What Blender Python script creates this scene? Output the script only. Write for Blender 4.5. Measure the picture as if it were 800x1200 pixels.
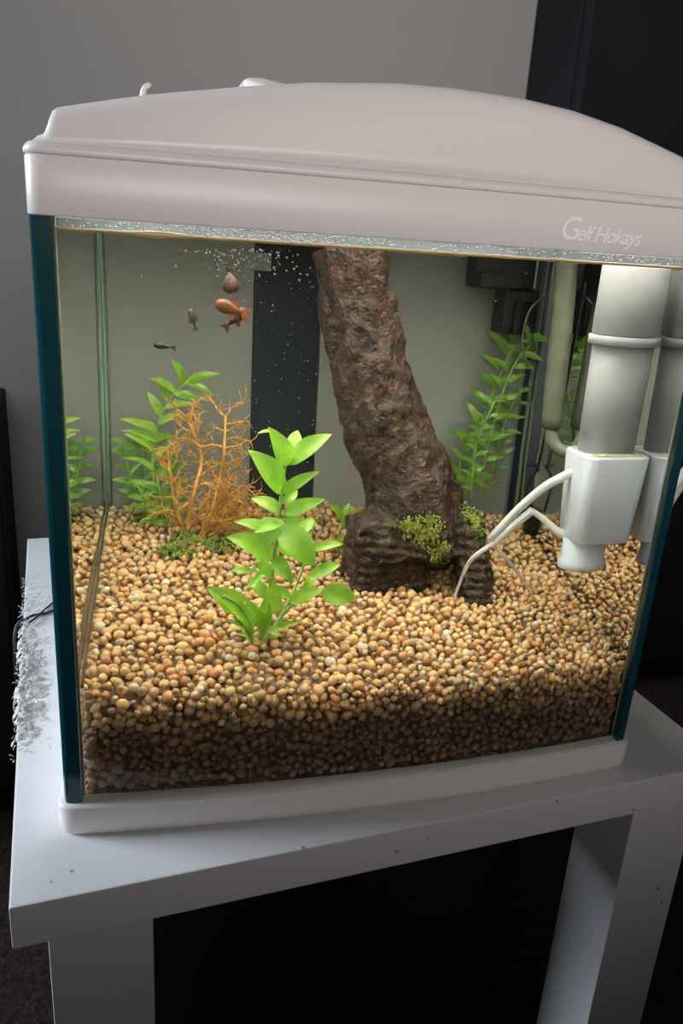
import bpy, bmesh, math, random
import numpy as np
from mathutils import Vector, Matrix, noise

random.seed(7)
rng = np.random.default_rng(7)
scene = bpy.context.scene
for o in list(bpy.data.objects):
    bpy.data.objects.remove(o)
col = scene.collection

# ------------------------------------------------------------------ camera
T = 0.45                       # table top above the floor
FOC = 930.0                    # focal length in pixels of the 800x1200 frame
RW = np.array([[0.94126417, 0.05216188, -0.33361789],
               [-0.33175956, 0.3269185, -0.88490671],
               [0.06290746, 0.94361191, 0.32502188]])
CAM = np.array([0.03706882, -0.36588592, 0.35])      # from the table's front left corner
cd = bpy.data.cameras.new('camera')
cam = bpy.data.objects.new('camera', cd)
col.objects.link(cam)
cd.sensor_fit = 'VERTICAL'
cd.sensor_height = 36.0
cd.sensor_width = 24.0
cd.lens = FOC / 1200.0 * 36.0
cd.clip_start = 0.01
m4 = Matrix([list(RW[i]) + [0] for i in range(3)] + [[0, 0, 0, 1]])
m4.translation = Vector((CAM[0], CAM[1], CAM[2] + T))
cam.matrix_world = m4
scene.camera = cam

# ------------------------------------------------------------------ light
LED_POWER = 13.0
WINDOW_POWER = 6.2
FILL_POWER = 2.5
AMBIENT = 0.036
world = bpy.data.worlds.new('room_ambient')
scene.world = world
world.use_nodes = True
bgn = world.node_tree.nodes['Background']
bgn.inputs['Color'].default_value = (1.0, 0.93, 0.88, 1)
bgn.inputs['Strength'].default_value = AMBIENT
ld = bpy.data.lights.new('window_daylight', 'AREA')
ld.shape = 'RECTANGLE'
ld.size = 0.6
ld.size_y = 0.9
ld.energy = WINDOW_POWER
ld.color = (0.80, 0.89, 1.0)
ld.spread = math.radians(62)
lo = bpy.data.objects.new('window_daylight', ld)
col.objects.link(lo)
lo.location = (-1.15, 0.60, T + 0.62)
lo.rotation_euler = (Vector((0.25, 0.25, T + 0.15)) - Vector(lo.location)).to_track_quat('-Z', 'Y').to_euler()

rd = bpy.data.lights.new('front_fill', 'AREA')      # added fill behind the camera, narrow spread onto hood and wall
rd.shape = 'RECTANGLE'
rd.size = 0.8
rd.size_y = 0.5
rd.energy = FILL_POWER
rd.color = (1.0, 0.945, 0.915)
rd.spread = math.radians(64)
ro = bpy.data.objects.new('front_fill', rd)
col.objects.link(ro)
ro.location = (0.05, -1.25, T + 0.62)
ro.rotation_euler = (Vector((0.58, 0.86, T + 0.74)) - Vector(ro.location)).to_track_quat('-Z', 'Y').to_euler()

vs = scene.view_settings
vs.view_transform = 'Standard'
vs.look = 'None'
vs.exposure = 0.0
vs.gamma = 1.0
vs.use_curve_mapping = False
cy = scene.cycles
cy.use_denoising = True
cy.max_bounces = 16
cy.diffuse_bounces = 5
cy.glossy_bounces = 8
cy.transmission_bounces = 14
cy.transparent_max_bounces = 32
cy.caustics_refractive = True
cy.caustics_reflective = True
cy.sample_clamp_indirect = 6.0

# ------------------------------------------------------------------ measuring helpers (tank frame: u along front, v depth, z above table top)
P0 = np.array([0.030, 0.051]); P1 = np.array([0.413, 0.0195])
W = float(np.linalg.norm(P1 - P0)); TH = math.atan2(P1[1] - P0[1], P1[0] - P0[0])
SAG = 0.010
D = 0.30
TAPER = 0.026
CT, ST = math.cos(TH), math.sin(TH)
ZW = 0.346                      # water level


def w3(L):
    return Vector((P0[0] + CT * L[0] - ST * L[1], P0[1] + ST * L[0] + CT * L[1], L[2] + T))


def w3a(A):
    A = np.asarray(A, float)
    return np.stack([P0[0] + CT * A[..., 0] - ST * A[..., 1], P0[1] + ST * A[..., 0] + CT * A[..., 1], A[..., 2] + T], -1)


def vf(u):
    t = u / W
    return -4 * SAG * t * (1 - t)


def ray(px, py):
    d = RW @ np.array([px - 400, 600 - py, -FOC], float)
    d /= np.linalg.norm(d)
    o = CAM[:2] - P0
    return (np.array([CT * o[0] + ST * o[1], -ST * o[0] + CT * o[1], CAM[2]]),
            np.array([CT * d[0] + ST * d[1], -ST * d[0] + CT * d[1], d[2]]))


def enter(px, py):
    o, d = ray(px, py)
    lo_, hi_ = 0.0, 3.0
    for _ in range(50):
        m = (lo_ + hi_) / 2
        q = o + d * m
        if q[1] < vf(q[0]) + 0.005:
            lo_ = m
        else:
            hi_ = m
    q = o + d * lo_
    n = np.array([-4 * SAG * (1 - 2 * q[0] / W) / W, -1, 0]); n /= np.linalg.norm(n)
    r = 1 / 1.333
    cc = -n @ d
    return q, r * d + (r * cc - math.sqrt(1 - r * r * (1 - cc * cc))) * n


def at(px, py, v):
    """point in the water at depth v behind the front pane that shows at this pixel"""
    q, t = enter(px, py)
    return q + t * ((v - q[1]) / t[1])


def air(px, py, v):
    o, d = ray(px, py)
    return o + d * ((v - o[1]) / d[1])


def roomy(px, py, y):
    """room point on the plane y seen at this pixel"""
    d = RW @ np.array([px - 400, 600 - py, -FOC], float)
    p = CAM + d * ((y - CAM[1]) / d[1])
    return Vector((p[0], p[1], p[2] + T))


def onroom(px, py, z):
    d = RW @ np.array([px - 400, 600 - py, -FOC], float)
    p = CAM + d * ((z - CAM[2]) / d[2])
    return Vector((p[0], p[1], p[2] + T))


def gz(u, v):
    """gravel surface height"""
    u = np.asarray(u, float); v = np.asarray(v, float)
    t = np.clip(u / W, 0, 1)
    left = 0.087 + 0.017 * (1 - np.exp(-v / 0.045)) + 0.112 * v
    right = 0.081 + 0.14 * v
    mid = 0.088 + 0.012 * (1 - np.exp(-v / 0.045)) + 0.145 * v
    a = left * (1 - t) ** 2 + 2 * t * (1 - t) * mid + right * t ** 2
    return a + 0.0018 * np.sin(u * 47 + v * 31) * np.sin(v * 53 - u * 21 + 1)


def onbed(px, py):
    q, t = enter(px, py)
    lo_, hi_ = 0.0, 0.9
    for _ in range(45):
        m = (lo_ + hi_) / 2
        p = q + t * m
        if p[2] > gz(p[0], max(p[1], 0)):
            lo_ = m
        else:
            hi_ = m
    return q + t * lo_


def pxm(v):
    """metres per pixel at depth v in the water"""
    a = at(400, 600, v); b = at(410, 600, v)
    return float(np.linalg.norm(a - b)) / 10


# ------------------------------------------------------------------ materials
def mat(name, color, rough=0.5, spec=0.5, noise_scale=None, noise_amt=0.0, color2=None, bump=0.0, bump_scale=None, metallic=0.0, detail=4.0):
    m = bpy.data.materials.new(name)
    m.use_nodes = True
    nt = m.node_tree
    b = nt.nodes['Principled BSDF']
    b.inputs['Base Color'].default_value = (*color, 1)
    b.inputs['Roughness'].default_value = rough
    b.inputs['Specular IOR Level'].default_value = spec
    b.inputs['Metallic'].default_value = metallic
    tc = nt.nodes.new('ShaderNodeTexCoord')
    if noise_scale:
        n = nt.nodes.new('ShaderNodeTexNoise')
        n.inputs['Scale'].default_value = noise_scale
        n.inputs['Detail'].default_value = detail
        nt.links.new(tc.outputs['Object'], n.inputs['Vector'])
        r = nt.nodes.new('ShaderNodeValToRGB')
        c2 = color2 or tuple(max(0, c * (1 - noise_amt)) for c in color)
        r.color_ramp.elements[0].position = 0.32
        r.color_ramp.elements[1].position = 0.68
        r.color_ramp.elements[0].color = (*c2, 1)
        r.color_ramp.elements[1].color = (*color, 1)
        nt.links.new(n.outputs['Fac'], r.inputs['Fac'])
        nt.links.new(r.outputs['Color'], b.inputs['Base Color'])
    if bump:
        n2 = nt.nodes.new('ShaderNodeTexNoise')
        n2.inputs['Scale'].default_value = bump_scale or 200
        n2.inputs['Detail'].default_value = 5
        nt.links.new(tc.outputs['Object'], n2.inputs['Vector'])
        bp = nt.nodes.new('ShaderNodeBump')
        bp.inputs['Strength'].default_value = bump
        bp.inputs['Distance'].default_value = 0.002
        nt.links.new(n2.outputs['Fac'], bp.inputs['Height'])
        nt.links.new(bp.outputs['Normal'], b.inputs['Normal'])
    return m


def mat_leaf(name, c1, c2, trans=0.45):
    m = bpy.data.materials.new(name); m.use_nodes = True
    nt = m.node_tree
    nt.nodes.remove(nt.nodes['Principled BSDF'])
    out = nt.nodes['Material Output']
    tc = nt.nodes.new('ShaderNodeTexCoord')
    n = nt.nodes.new('ShaderNodeTexNoise'); n.inputs['Scale'].default_value = 90
    nt.links.new(tc.outputs['Object'], n.inputs['Vector'])
    r = nt.nodes.new('ShaderNodeValToRGB')
    r.color_ramp.elements[0].position = 0.35; r.color_ramp.elements[1].position = 0.65
    r.color_ramp.elements[0].color = (*c2, 1); r.color_ramp.elements[1].color = (*c1, 1)
    nt.links.new(n.outputs['Fac'], r.inputs['Fac'])
    d = nt.nodes.new('ShaderNodeBsdfDiffuse'); t = nt.nodes.new('ShaderNodeBsdfTranslucent')
    g = nt.nodes.new('ShaderNodeBsdfGlossy'); g.inputs['Roughness'].default_value = 0.35
    nt.links.new(r.outputs['Color'], d.inputs['Color']); nt.links.new(r.outputs['Color'], t.inputs['Color'])
    mx = nt.nodes.new('ShaderNodeMixShader'); mx.inputs['Fac'].default_value = trans
    nt.links.new(d.outputs[0], mx.inputs[1]); nt.links.new(t.outputs[0], mx.inputs[2])
    mx2 = nt.nodes.new('ShaderNodeMixShader'); mx2.inputs['Fac'].default_value = 0.05
    nt.links.new(mx.outputs[0], mx2.inputs[1]); nt.links.new(g.outputs[0], mx2.inputs[2])
    nt.links.new(mx2.outputs[0], out.inputs['Surface'])
    return m


def mat_pane(name, tint, refl=1.0):
    """thin clear sheet: lets light straight through, reflects by angle"""
    m = bpy.data.materials.new(name); m.use_nodes = True
    nt = m.node_tree
    nt.nodes.remove(nt.nodes['Principled BSDF'])
    t = nt.nodes.new('ShaderNodeBsdfTransparent'); t.inputs['Color'].default_value = (*tint, 1)
    g = nt.nodes.new('ShaderNodeBsdfGlossy'); g.inputs['Roughness'].default_value = 0.0
    f = nt.nodes.new('ShaderNodeFresnel'); f.inputs['IOR'].default_value = 1.16
    mx = nt.nodes.new('ShaderNodeMixShader')
    nt.links.new(f.outputs[0], mx.inputs['Fac'])
    nt.links.new(t.outputs[0], mx.inputs[1]); nt.links.new(g.outputs[0], mx.inputs[2])
    nt.links.new(mx.outputs[0], nt.nodes['Material Output'].inputs['Surface'])
    return m


def mat_mist():
    m = bpy.data.materials.new('condensation'); m.use_nodes = True
    nt = m.node_tree
    nt.nodes.remove(nt.nodes['Principled BSDF'])
    t = nt.nodes.new('ShaderNodeBsdfTransparent')
    d = nt.nodes.new('ShaderNodeBsdfTranslucent'); d.inputs['Color'].default_value = (0.70, 0.82, 1.0, 1)
    n = nt.nodes.new('ShaderNodeTexNoise'); n.inputs['Scale'].default_value = 420
    tc = nt.nodes.new('ShaderNodeTexCoord'); nt.links.new(tc.outputs['Object'], n.inputs['Vector'])
    mp = nt.nodes.new('ShaderNodeMapRange'); mp.inputs['To Min'].default_value = 0.012; mp.inputs['To Max'].default_value = 0.075
    nt.links.new(n.outputs['Fac'], mp.inputs['Value'])
    mx = nt.nodes.new('ShaderNodeMixShader')
    nt.links.new(mp.outputs[0], mx.inputs['Fac'])
    nt.links.new(t.outputs[0], mx.inputs[1]); nt.links.new(d.outputs[0], mx.inputs[2])
    nt.links.new(mx.outputs[0], nt.nodes['Material Output'].inputs['Surface'])
    return m


def mat_water():
    m = bpy.data.materials.new('tank_water'); m.use_nodes = True
    nt = m.node_tree
    nt.nodes.remove(nt.nodes['Principled BSDF'])
    out = nt.nodes['Material Output']
    g = nt.nodes.new('ShaderNodeBsdfGlass')
    g.inputs['IOR'].default_value = 1.333
    g.inputs['Roughness'].default_value = 0.0
    nt.links.new(g.outputs[0], out.inputs['Surface'])
    va = nt.nodes.new('ShaderNodeVolumeAbsorption')
    va.inputs['Color'].default_value = (0.88, 0.97, 0.86, 1)
    va.inputs['Density'].default_value = 1.6
    vsn = nt.nodes.new('ShaderNodeVolumeScatter')        # faint murk
    vsn.inputs['Color'].default_value = (0.93, 1.0, 0.86, 1)
    vsn.inputs['Density'].default_value = 0.10
    vsn.inputs['Anisotropy'].default_value = 0.2
    ad = nt.nodes.new('ShaderNodeAddShader')
    nt.links.new(va.outputs[0], ad.inputs[0]); nt.links.new(vsn.outputs[0], ad.inputs[1])
    nt.links.new(ad.outputs[0], out.inputs['Volume'])
    return m


def mat_pebble(name, use_attr):
    m = bpy.data.materials.new(name); m.use_nodes = True
    nt = m.node_tree
    b = nt.nodes['Principled BSDF']
    b.inputs['Roughness'].default_value = 0.55
    b.inputs['Specular IOR Level'].default_value = 0.35
    if use_attr:
        a = nt.nodes.new('ShaderNodeAttribute'); a.attribute_name = 'tone'
        src = a.outputs['Color']
    else:
        a = nt.nodes.new('ShaderNodeObjectInfo')
        src = a.outputs['Color']
    tc = nt.nodes.new('ShaderNodeTexCoord')
    n = nt.nodes.new('ShaderNodeTexNoise'); n.inputs['Scale'].default_value = 300; n.inputs['Detail'].default_value = 3
    nt.links.new(tc.outputs['Object'], n.inputs['Vector'])
    mp = nt.nodes.new('ShaderNodeMapRange'); mp.inputs['To Min'].default_value = 0.72; mp.inputs['To Max'].default_value = 1.22
    nt.links.new(n.outputs['Fac'], mp.inputs['Value'])
    mx = nt.nodes.new('ShaderNodeVectorMath'); mx.operation = 'SCALE'
    nt.links.new(src, mx.inputs[0]); nt.links.new(mp.outputs[0], mx.inputs['Scale'])
    nt.links.new(mx.outputs[0], b.inputs['Base Color'])
    return m


def mat_table():
    m = mat('white_laminate', (0.78, 0.78, 0.79), 0.42, 0.4, bump=0.03, bump_scale=400)
    nt = m.node_tree
    b = nt.nodes['Principled BSDF']
    tc = [n for n in nt.nodes if n.type == 'TEX_COORD'][0]
    vo = nt.nodes.new('ShaderNodeTexVoronoi'); vo.inputs['Scale'].default_value = 60
    nt.links.new(tc.outputs['Object'], vo.inputs['Vector'])
    no = nt.nodes.new('ShaderNodeTexNoise'); no.inputs['Scale'].default_value = 14
    nt.links.new(tc.outputs['Object'], no.inputs['Vector'])
    mu = nt.nodes.new('ShaderNodeMath'); mu.operation = 'MULTIPLY_ADD'
    mu.inputs[1].default_value = -0.28; mu.inputs[2].default_value = 0.225
    nt.links.new(no.outputs['Fac'], mu.inputs[0])
    ad = nt.nodes.new('ShaderNodeMath'); ad.operation = 'ADD'
    nt.links.new(vo.outputs['Distance'], ad.inputs[0]); nt.links.new(mu.outputs[0], ad.inputs[1])
    r = nt.nodes.new('ShaderNodeValToRGB')
    r.color_ramp.elements[0].position = 0.10; r.color_ramp.elements[0].color = (0.30, 0.27, 0.25, 1)
    r.color_ramp.elements[1].position = 0.16; r.color_ramp.elements[1].color = (0.78, 0.78, 0.79, 1)
    nt.links.new(ad.outputs[0], r.inputs['Fac'])
    nt.links.new(r.outputs['Color'], b.inputs['Base Color'])
    return m


M = {}
M['plastic'] = mat('white_plastic', (0.74, 0.70, 0.685), 0.36, 0.45, bump=0.04, bump_scale=900)
M['trim'] = mat('base_plastic', (0.84, 0.81, 0.80), 0.4, 0.4)
M['letter'] = mat('raised_lettering', (0.95, 0.94, 0.93), 0.25, 0.6)
M['table'] = mat_table()
M['wall'] = mat('grey_wall_paint', (0.45, 0.445, 0.435), 0.85, 0.2, noise_scale=1.5, noise_amt=0.05, bump=0.05, bump_scale=260)
M['carpet'] = mat('brown_carpet', (0.075, 0.055, 0.048), 0.95, 0.1, noise_scale=160, noise_amt=0.6, bump=0.9, bump_scale=320)
M['black'] = mat('black_laminate', (0.020, 0.021, 0.024), 0.75, 0.15, noise_scale=6, noise_amt=0.2)
M['blackbox'] = mat('black_box', (0.010, 0.009, 0.008), 0.7, 0.2)
M['slate'] = mat('slate_panel', (0.028, 0.036, 0.045), 0.6, 0.3, noise_scale=8, noise_amt=0.2)
M['silt'] = mat('brown_silt', (0.13, 0.085, 0.05), 0.9, 0.1, noise_scale=90, noise_amt=0.4)
M['backing'] = mat('grey_backing', (0.33, 0.335, 0.33), 0.8, 0.2, noise_scale=5, noise_amt=0.12)
M['pane'] = mat_pane('clear_glass', (0.965, 0.985, 0.972))
M['edge'] = mat('teal_glass_edge', (0.005, 0.058, 0.072), 0.12, 0.6, noise_scale=9, noise_amt=0.25)
M['seal'] = mat('clear_silicone', (0.20, 0.25, 0.17), 0.3, 0.5)
M['water'] = mat_water()
M['pebA'] = mat_pebble('tan_gravel', True)
M['pebB'] = mat_pebble('tan_pebble', False)
M['bedfill'] = mat('gravel_core', (0.20, 0.12, 0.065), 0.9, 0.1, noise_scale=120, noise_amt=0.5)  # brown fill colour for the bed's core
M['wood'] = mat('dark_driftwood', (0.066, 0.031, 0.015), 0.5, 0.4, noise_scale=140, color2=(0.009, 0.005, 0.004), bump=1.0, bump_scale=420, detail=8)
M['moss'] = mat_leaf('green_moss', (0.30, 0.33, 0.045), (0.13, 0.17, 0.03), 0.25)
M['leafA'] = mat_leaf('bright_leaf', (0.40, 0.72, 0.06), (0.26, 0.56, 0.04), 0.45)
M['leafB'] = mat_leaf('soft_leaf', (0.42, 0.66, 0.08), (0.26, 0.50, 0.06), 0.5)
M['leafC'] = mat_leaf('deep_leaf', (0.27, 0.47, 0.06), (0.15, 0.33, 0.045), 0.45)
M['stem'] = mat_leaf('pale_stem', (0.42, 0.62, 0.14), (0.30, 0.48, 0.10), 0.3)
M['orange'] = mat('orange_twig', (0.85, 0.45, 0.10), 0.55, 0.3, noise_scale=90, color2=(0.60, 0.30, 0.08))
M['pipe'] = mat('grey_white_pipe', (0.33, 0.345, 0.355), 0.42, 0.4)
M['pumpwhite'] = mat('glossy_white_plastic', (0.62, 0.65, 0.72), 0.25, 0.5)
M['sponge'] = mat('yellowed_sponge', (0.55, 0.55, 0.38), 0.9, 0.1, noise_scale=260, noise_amt=0.4, bump=0.6, bump_scale=500)
M['darkplastic'] = mat('black_plastic', (0.004, 0.004, 0.005), 0.35, 0.5)
M['paletube'] = mat('algae_stained_tube', (0.20, 0.215, 0.155), 0.35, 0.5, noise_scale=60, noise_amt=0.3)
M['wire'] = mat('dark_cable', (0.02, 0.03, 0.035), 0.4, 0.4)
M['whitetube'] = mat('milky_tube', (0.80, 0.80, 0.79), 0.3, 0.5, noise_scale=80, noise_amt=0.12)
M['fishorange'] = mat('orange_scales', (0.22, 0.062, 0.014), 0.35, 0.5, noise_scale=160, color2=(0.05, 0.02, 0.012))
M['fishred'] = mat('rust_scales', (0.055, 0.022, 0.016), 0.4, 0.5, noise_scale=120, color2=(0.05, 0.022, 0.016))
M['fishgrey'] = mat('grey_brown_scales', (0.06, 0.042, 0.034), 0.4, 0.5)
M['fishdark'] = mat('dark_olive_scales', (0.014, 0.014, 0.011), 0.4, 0.5)
M['eye'] = mat('fish_eye', (0.005, 0.005, 0.005), 0.1, 0.8)
M['dust'] = mat('fluffy_dust', (0.74, 0.73, 0.69), 0.95, 0.1, noise_scale=150, noise_amt=0.35, bump=0.8, bump_scale=420)
M['droplet'] = mat('water_droplet', (0.45, 0.47, 0.50), 0.1, 0.9)
M['film'] = mat_mist()
M['bubble'] = mat('air_bubble', (0.35, 0.36, 0.34), 0.15, 0.8)
M['glint'] = mat('waterline_glint', (0.46, 0.33, 0.13), 0.35, 0.5, noise_scale=60, noise_amt=0.35)  # golden reflection at the waterline, put in as a colour
led = bpy.data.materials.new('led_diffuser'); led.use_nodes = True
lb = led.node_tree.nodes['Principled BSDF']
lb.inputs['Base Color'].default_value = (0.9, 0.9, 0.88, 1)
lb.inputs['Emission Color'].default_value = (1.0, 0.90, 0.77, 1)
lb.inputs['Emission Strength'].default_value = LED_POWER
M['led'] = led


# ------------------------------------------------------------------ object helpers
def thing(name, label, cat, base, group=None):
    o = bpy.data.objects.new(name, None)
    o.empty_display_size = 0.02
    col.objects.link(o)
    o.location = base
    o['label'] = label; o['category'] = cat
    if group:
        o['group'] = group
    return o


def root_loc(p):
    v = Vector((0, 0, 0))
    while p is not None:
        v = v + p.location
        p = p.parent
    return v


def mesh_obj(name, V, F, m, parent=None, smooth=True, base=None, label=None, local=True):
    """V in tank frame when local, else in room coordinates"""
    V = np.asarray(V, float).reshape(-1, 3)
    if local:
        V = w3a(V)
    if parent is not None:
        org = np.array(root_loc(parent))
        loc = (0, 0, 0)
    else:
        org = np.array(base if base is not None else [V[:, 0].mean(), V[:, 1].mean(), V[:, 2].min()])
        loc = tuple(org)
    me = bpy.data.meshes.new(name)
    me.from_pydata((V - org).tolist(), [], [tuple(int(i) for i in f) for f in F])
    me.update()
    bm = bmesh.new(); bm.from_mesh(me)
    bmesh.ops.recalc_face_normals(bm, faces=bm.faces)
    bm.to_mesh(me); bm.free()
    me.materials.append(m)
    me.polygons.foreach_set('use_smooth', [smooth] * len(me.polygons))
    o = bpy.data.objects.new(name, me)
    col.objects.link(o)
    o.location = loc
    if parent is not None:
        o.parent = parent
    if label:
        o['label'] = label
    return o


def tagit(o, label, cat, group=None, kind=None):
    o['label'] = label; o['category'] = cat
    if group: o['group'] = group
    if kind: o['kind'] = kind
    return o


def structure(o):
    o['kind'] = 'structure'
    return o


def boxm(x0, x1, y0, y1, z0, z1, bev=0.0):
    bm = bmesh.new()
    bmesh.ops.create_cube(bm, size=1)
    for v in bm.verts:
        v.co = Vector(((x0 + x1) / 2 + v.co.x * (x1 - x0), (y0 + y1) / 2 + v.co.y * (y1 - y0), (z0 + z1) / 2 + v.co.z * (z1 - z0)))
    if bev:
        bmesh.ops.bevel(bm, geom=list(bm.edges), offset=bev, segments=2, affect='EDGES', profile=0.6)
    V = [tuple(v.co) for v in bm.verts]
    bm.verts.index_update()
    F = [[v.index for v in f.verts] for f in bm.faces]
    bm.free()
    return V, F


def merge(parts):
    V, F = [], []
    for v, f in parts:
        n = len(V)
        V.extend([tuple(x) for x in v])
        F.extend([[i + n for i in q] for q in f])
    return V, F


def spline(pts, n):
    """Catmull-Rom through points (any dimension)"""
    P = np.asarray(pts, float)
    P = np.vstack([2 * P[0] - P[1], P, 2 * P[-1] - P[-2]])
    out = []
    segs = len(P) - 3
    for k in range(n):
        t = k / (n - 1) * segs
        i = min(int(t), segs - 1); t -= i
        a, b, c, d = P[i:i + 4]
        out.append(0.5 * ((2 * b) + (c - a) * t + (2 * a - 5 * b + 4 * c - d) * t * t + (3 * b - 3 * c + d - a) * t ** 3))
    return np.array(out)


def tube(path, rad, n=8, cap=True):
    path = np.asarray(path, float)
    rad = np.broadcast_to(np.asarray(rad, float), (len(path),))
    V, F = [], []
    ref = np.array([0.31, 0.9, 0.2])
    prev = None
    for i, p in enumerate(path):
        t = path[min(i + 1, len(path) - 1)] - path[max(i - 1, 0)]
        t = t / (np.linalg.norm(t) + 1e-12)
        a = prev if prev is not None else ref
        a = a - t * (a @ t)
        if np.linalg.norm(a) < 1e-6:
            a = np.array([1, 0, 0]) - t * t[0]
        a /= np.linalg.norm(a)
        prev = a
        b = np.cross(t, a)
        for k in range(n):
            an = 2 * math.pi * k / n
            V.append(p + rad[i] * (math.cos(an) * a + math.sin(an) * b))
    for i in range(len(path) - 1):
        for k in range(n):
            F.append([i * n + k, i * n + (k + 1) % n, (i + 1) * n + (k + 1) % n, (i + 1) * n + k])
    if cap:
        F.append(list(range(n))[::-1])
        F.append([(len(path) - 1) * n + k for k in range(n)])
    return V, F


def lathe(center, prof, n=32, sx=1.0, sy=1.0):
    """prof: list of (r, z) ; closed at ends"""
    V, F = [], []
    for r, z in prof:
        for k in range(n):
            a = 2 * math.pi * k / n
            V.append((center[0] + r * sx * math.cos(a), center[1] + r * sy * math.sin(a), z))
    for i in range(len(prof) - 1):
        for k in range(n):
            F.append([i * n + k, i * n + (k + 1) % n, (i + 1) * n + (k + 1) % n, (i + 1) * n + k])
    F.append(list(range(n))[::-1]); F.append([(len(prof) - 1) * n + k for k in range(n)])
    return V, F


def ico(sub):
    bm = bmesh.new()
    bmesh.ops.create_icosphere(bm, subdivisions=sub, radius=1)
    bm.verts.index_update()
    V = np.array([v.co[:] for v in bm.verts]); F = np.array([[v.index for v in f.verts] for f in bm.faces])
    bm.free()
    return V, F


# ------------------------------------------------------------------ the room
WY = 0.86                      # back wall
V, F = boxm(-2.4, 2.4, WY, WY + 0.1, 0, 2.5)
structure(mesh_obj('wall_back', V, F, M['wall'], smooth=False, local=False))
V, F = boxm(-2.4, 2.4, -1.6, WY, -0.06, 0)
structure(mesh_obj('floor', V, F, M['carpet'], smooth=False, local=False))

# tall dark wardrobe to the right, its left edge seen past the hood
ex = roomy(620, 80, 0.855).x
wb = thing('wardrobe', 'tall black wardrobe standing in the corner to the right behind the tank', 'wardrobe', Vector((ex + 0.45, 0.70, 0)))
V, F = boxm(ex, ex + 0.9, 0.735, 0.855, 0.05, 2.2, 0.004)
mesh_obj('carcass', V, F, M['black'], wb, smooth=False, local=False)
for k in range(2):
    V, F = boxm(ex + 0.004 + k * 0.449, ex + 0.447 + k * 0.449, 0.712, 0.7345, 0.06, 2.19, 0.003)
    d_ = mesh_obj('door', V, F, M['black'], wb, smooth=False, local=False)
    hx = ex + 0.40 + k * 0.085
    V, F = tube([(hx, 0.697, 0.95), (hx, 0.697, 1.15)], 0.006, 10)
    mesh_obj('handle', V, F, M['darkplastic'], d_, local=False)
V, F = boxm(ex + 0.01, ex + 0.89, 0.75, 0.85, 0, 0.052)
mesh_obj('plinth', V, F, M['black'], wb, smooth=False, local=False)

# dark cabinet left of the table
cb = thing('cabinet', 'black cabinet at the left edge of the picture behind the table', 'cabinet', Vector((-0.45, 0.70, 0)))
cx = roomy(4, 560, 0.66).x
V, F = boxm(cx - 0.5, cx, 0.66, 0.85, 0.03, T + 0.12, 0.004)
mesh_obj('carcass', V, F, M['black'], cb, smooth=False, local=False)
V, F = boxm(cx - 0.495, cx - 0.005, 0.642, 0.6595, 0.05, T + 0.11, 0.003)
dd = mesh_obj('door', V, F, M['black'], cb, smooth=False, local=False)
V, F = tube([(cx - 0.44, 0.63, 0.38), (cx - 0.44, 0.63, 0.50)], 0.006, 10)
mesh_obj('handle', V, F, M['darkplastic'], dd, local=False)
for sx_ in (cx - 0.46, cx - 0.04):
    V, F = boxm(sx_ - 0.02, sx_ + 0.02, 0.70, 0.74, 0, 0.031)
    mesh_obj('foot', V, F, M['black'], cb, smooth=False, local=False)

# ------------------------------------------------------------------ the table
TW, TD, TT = 0.494, 0.556, 0.029
tb = thing('side_table', 'white square side table with thick legs carrying the fish tank', 'table', Vector((TW / 2, TD / 2, 0)))
V, F = boxm(0, TW, 0, TD, T - TT, T, 0.0012)
mesh_obj('table_top', V, F, M['table'], tb, smooth=False, local=False)
LX0, LX1, LS = 0.018, 0.424, 0.0585
for lx in (LX0, LX1):
    for ly in (0.008, TD - 0.008 - LS):
        V, F = boxm(lx, lx + LS, ly, ly + LS, 0, T - TT, 0.0012)
        mesh_obj('leg', V, F, M['table'], tb, smooth=False, local=False)

bx = thing('dark_filler_box', 'black box added to keep the space under the white table dark', 'box', Vector((0.25, 0.36, 0)))  # added block, there only to darken the space below the table top
V, F = boxm(0.085, 0.415, 0.12, 0.53, 0, 0.33, 0.004)
mesh_obj('body', V, F, M['blackbox'], bx, smooth=False, local=False)
V, F = boxm(0.081, 0.419, 0.116, 0.534, 0.3305, 0.37, 0.004)
mesh_obj('lid', V, F, M['blackbox'], bx, smooth=False, local=False)


# ------------------------------------------------------------------ tank outline
def outline(off, r, nf=28):
    """closed plan outline of the tank, grown by off, corners rounded by r"""
    pts = []
    fr = [np.array([u, vf(u)]) for u in np.linspace(0, W, nf)]
    poly = fr + [np.array([W, D]), np.array([TAPER, D])]
    n = len(poly)
    offp = []
    for i in range(n):
        a, b, c = poly[i - 1], poly[i], poly[(i + 1) % n]
        d1 = (b - a) / np.linalg.norm(b - a); d2 = (c - b) / np.linalg.norm(c - b)
        n1 = np.array([d1[1], -d1[0]]); n2 = np.array([d2[1], -d2[0]])
        mvec = (n1 + n2); mvec = mvec / (mvec @ mvec) * 2
        offp.append(b + mvec * off)
    corner = {0, nf - 1, nf, nf + 1}
    for i, p in enumerate(offp):
        if i in corner:
            a = offp[i - 1]; c = offp[(i + 1) % n]
            ra = min(r, 0.9 * np.linalg.norm(a - p)); rc = min(r, 0.9 * np.linalg.norm(c - p))
            pa = p + (a - p) / np.linalg.norm(a - p) * ra
            pc = p + (c - p) / np.linalg.norm(c - p) * rc
            for t in np.linspace(0, 1, 7):
                pts.append((1 - t) ** 2 * pa + 2 * t * (1 - t) * p + t * t * pc)
        else:
            pts.append(p)
    return pts


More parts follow.
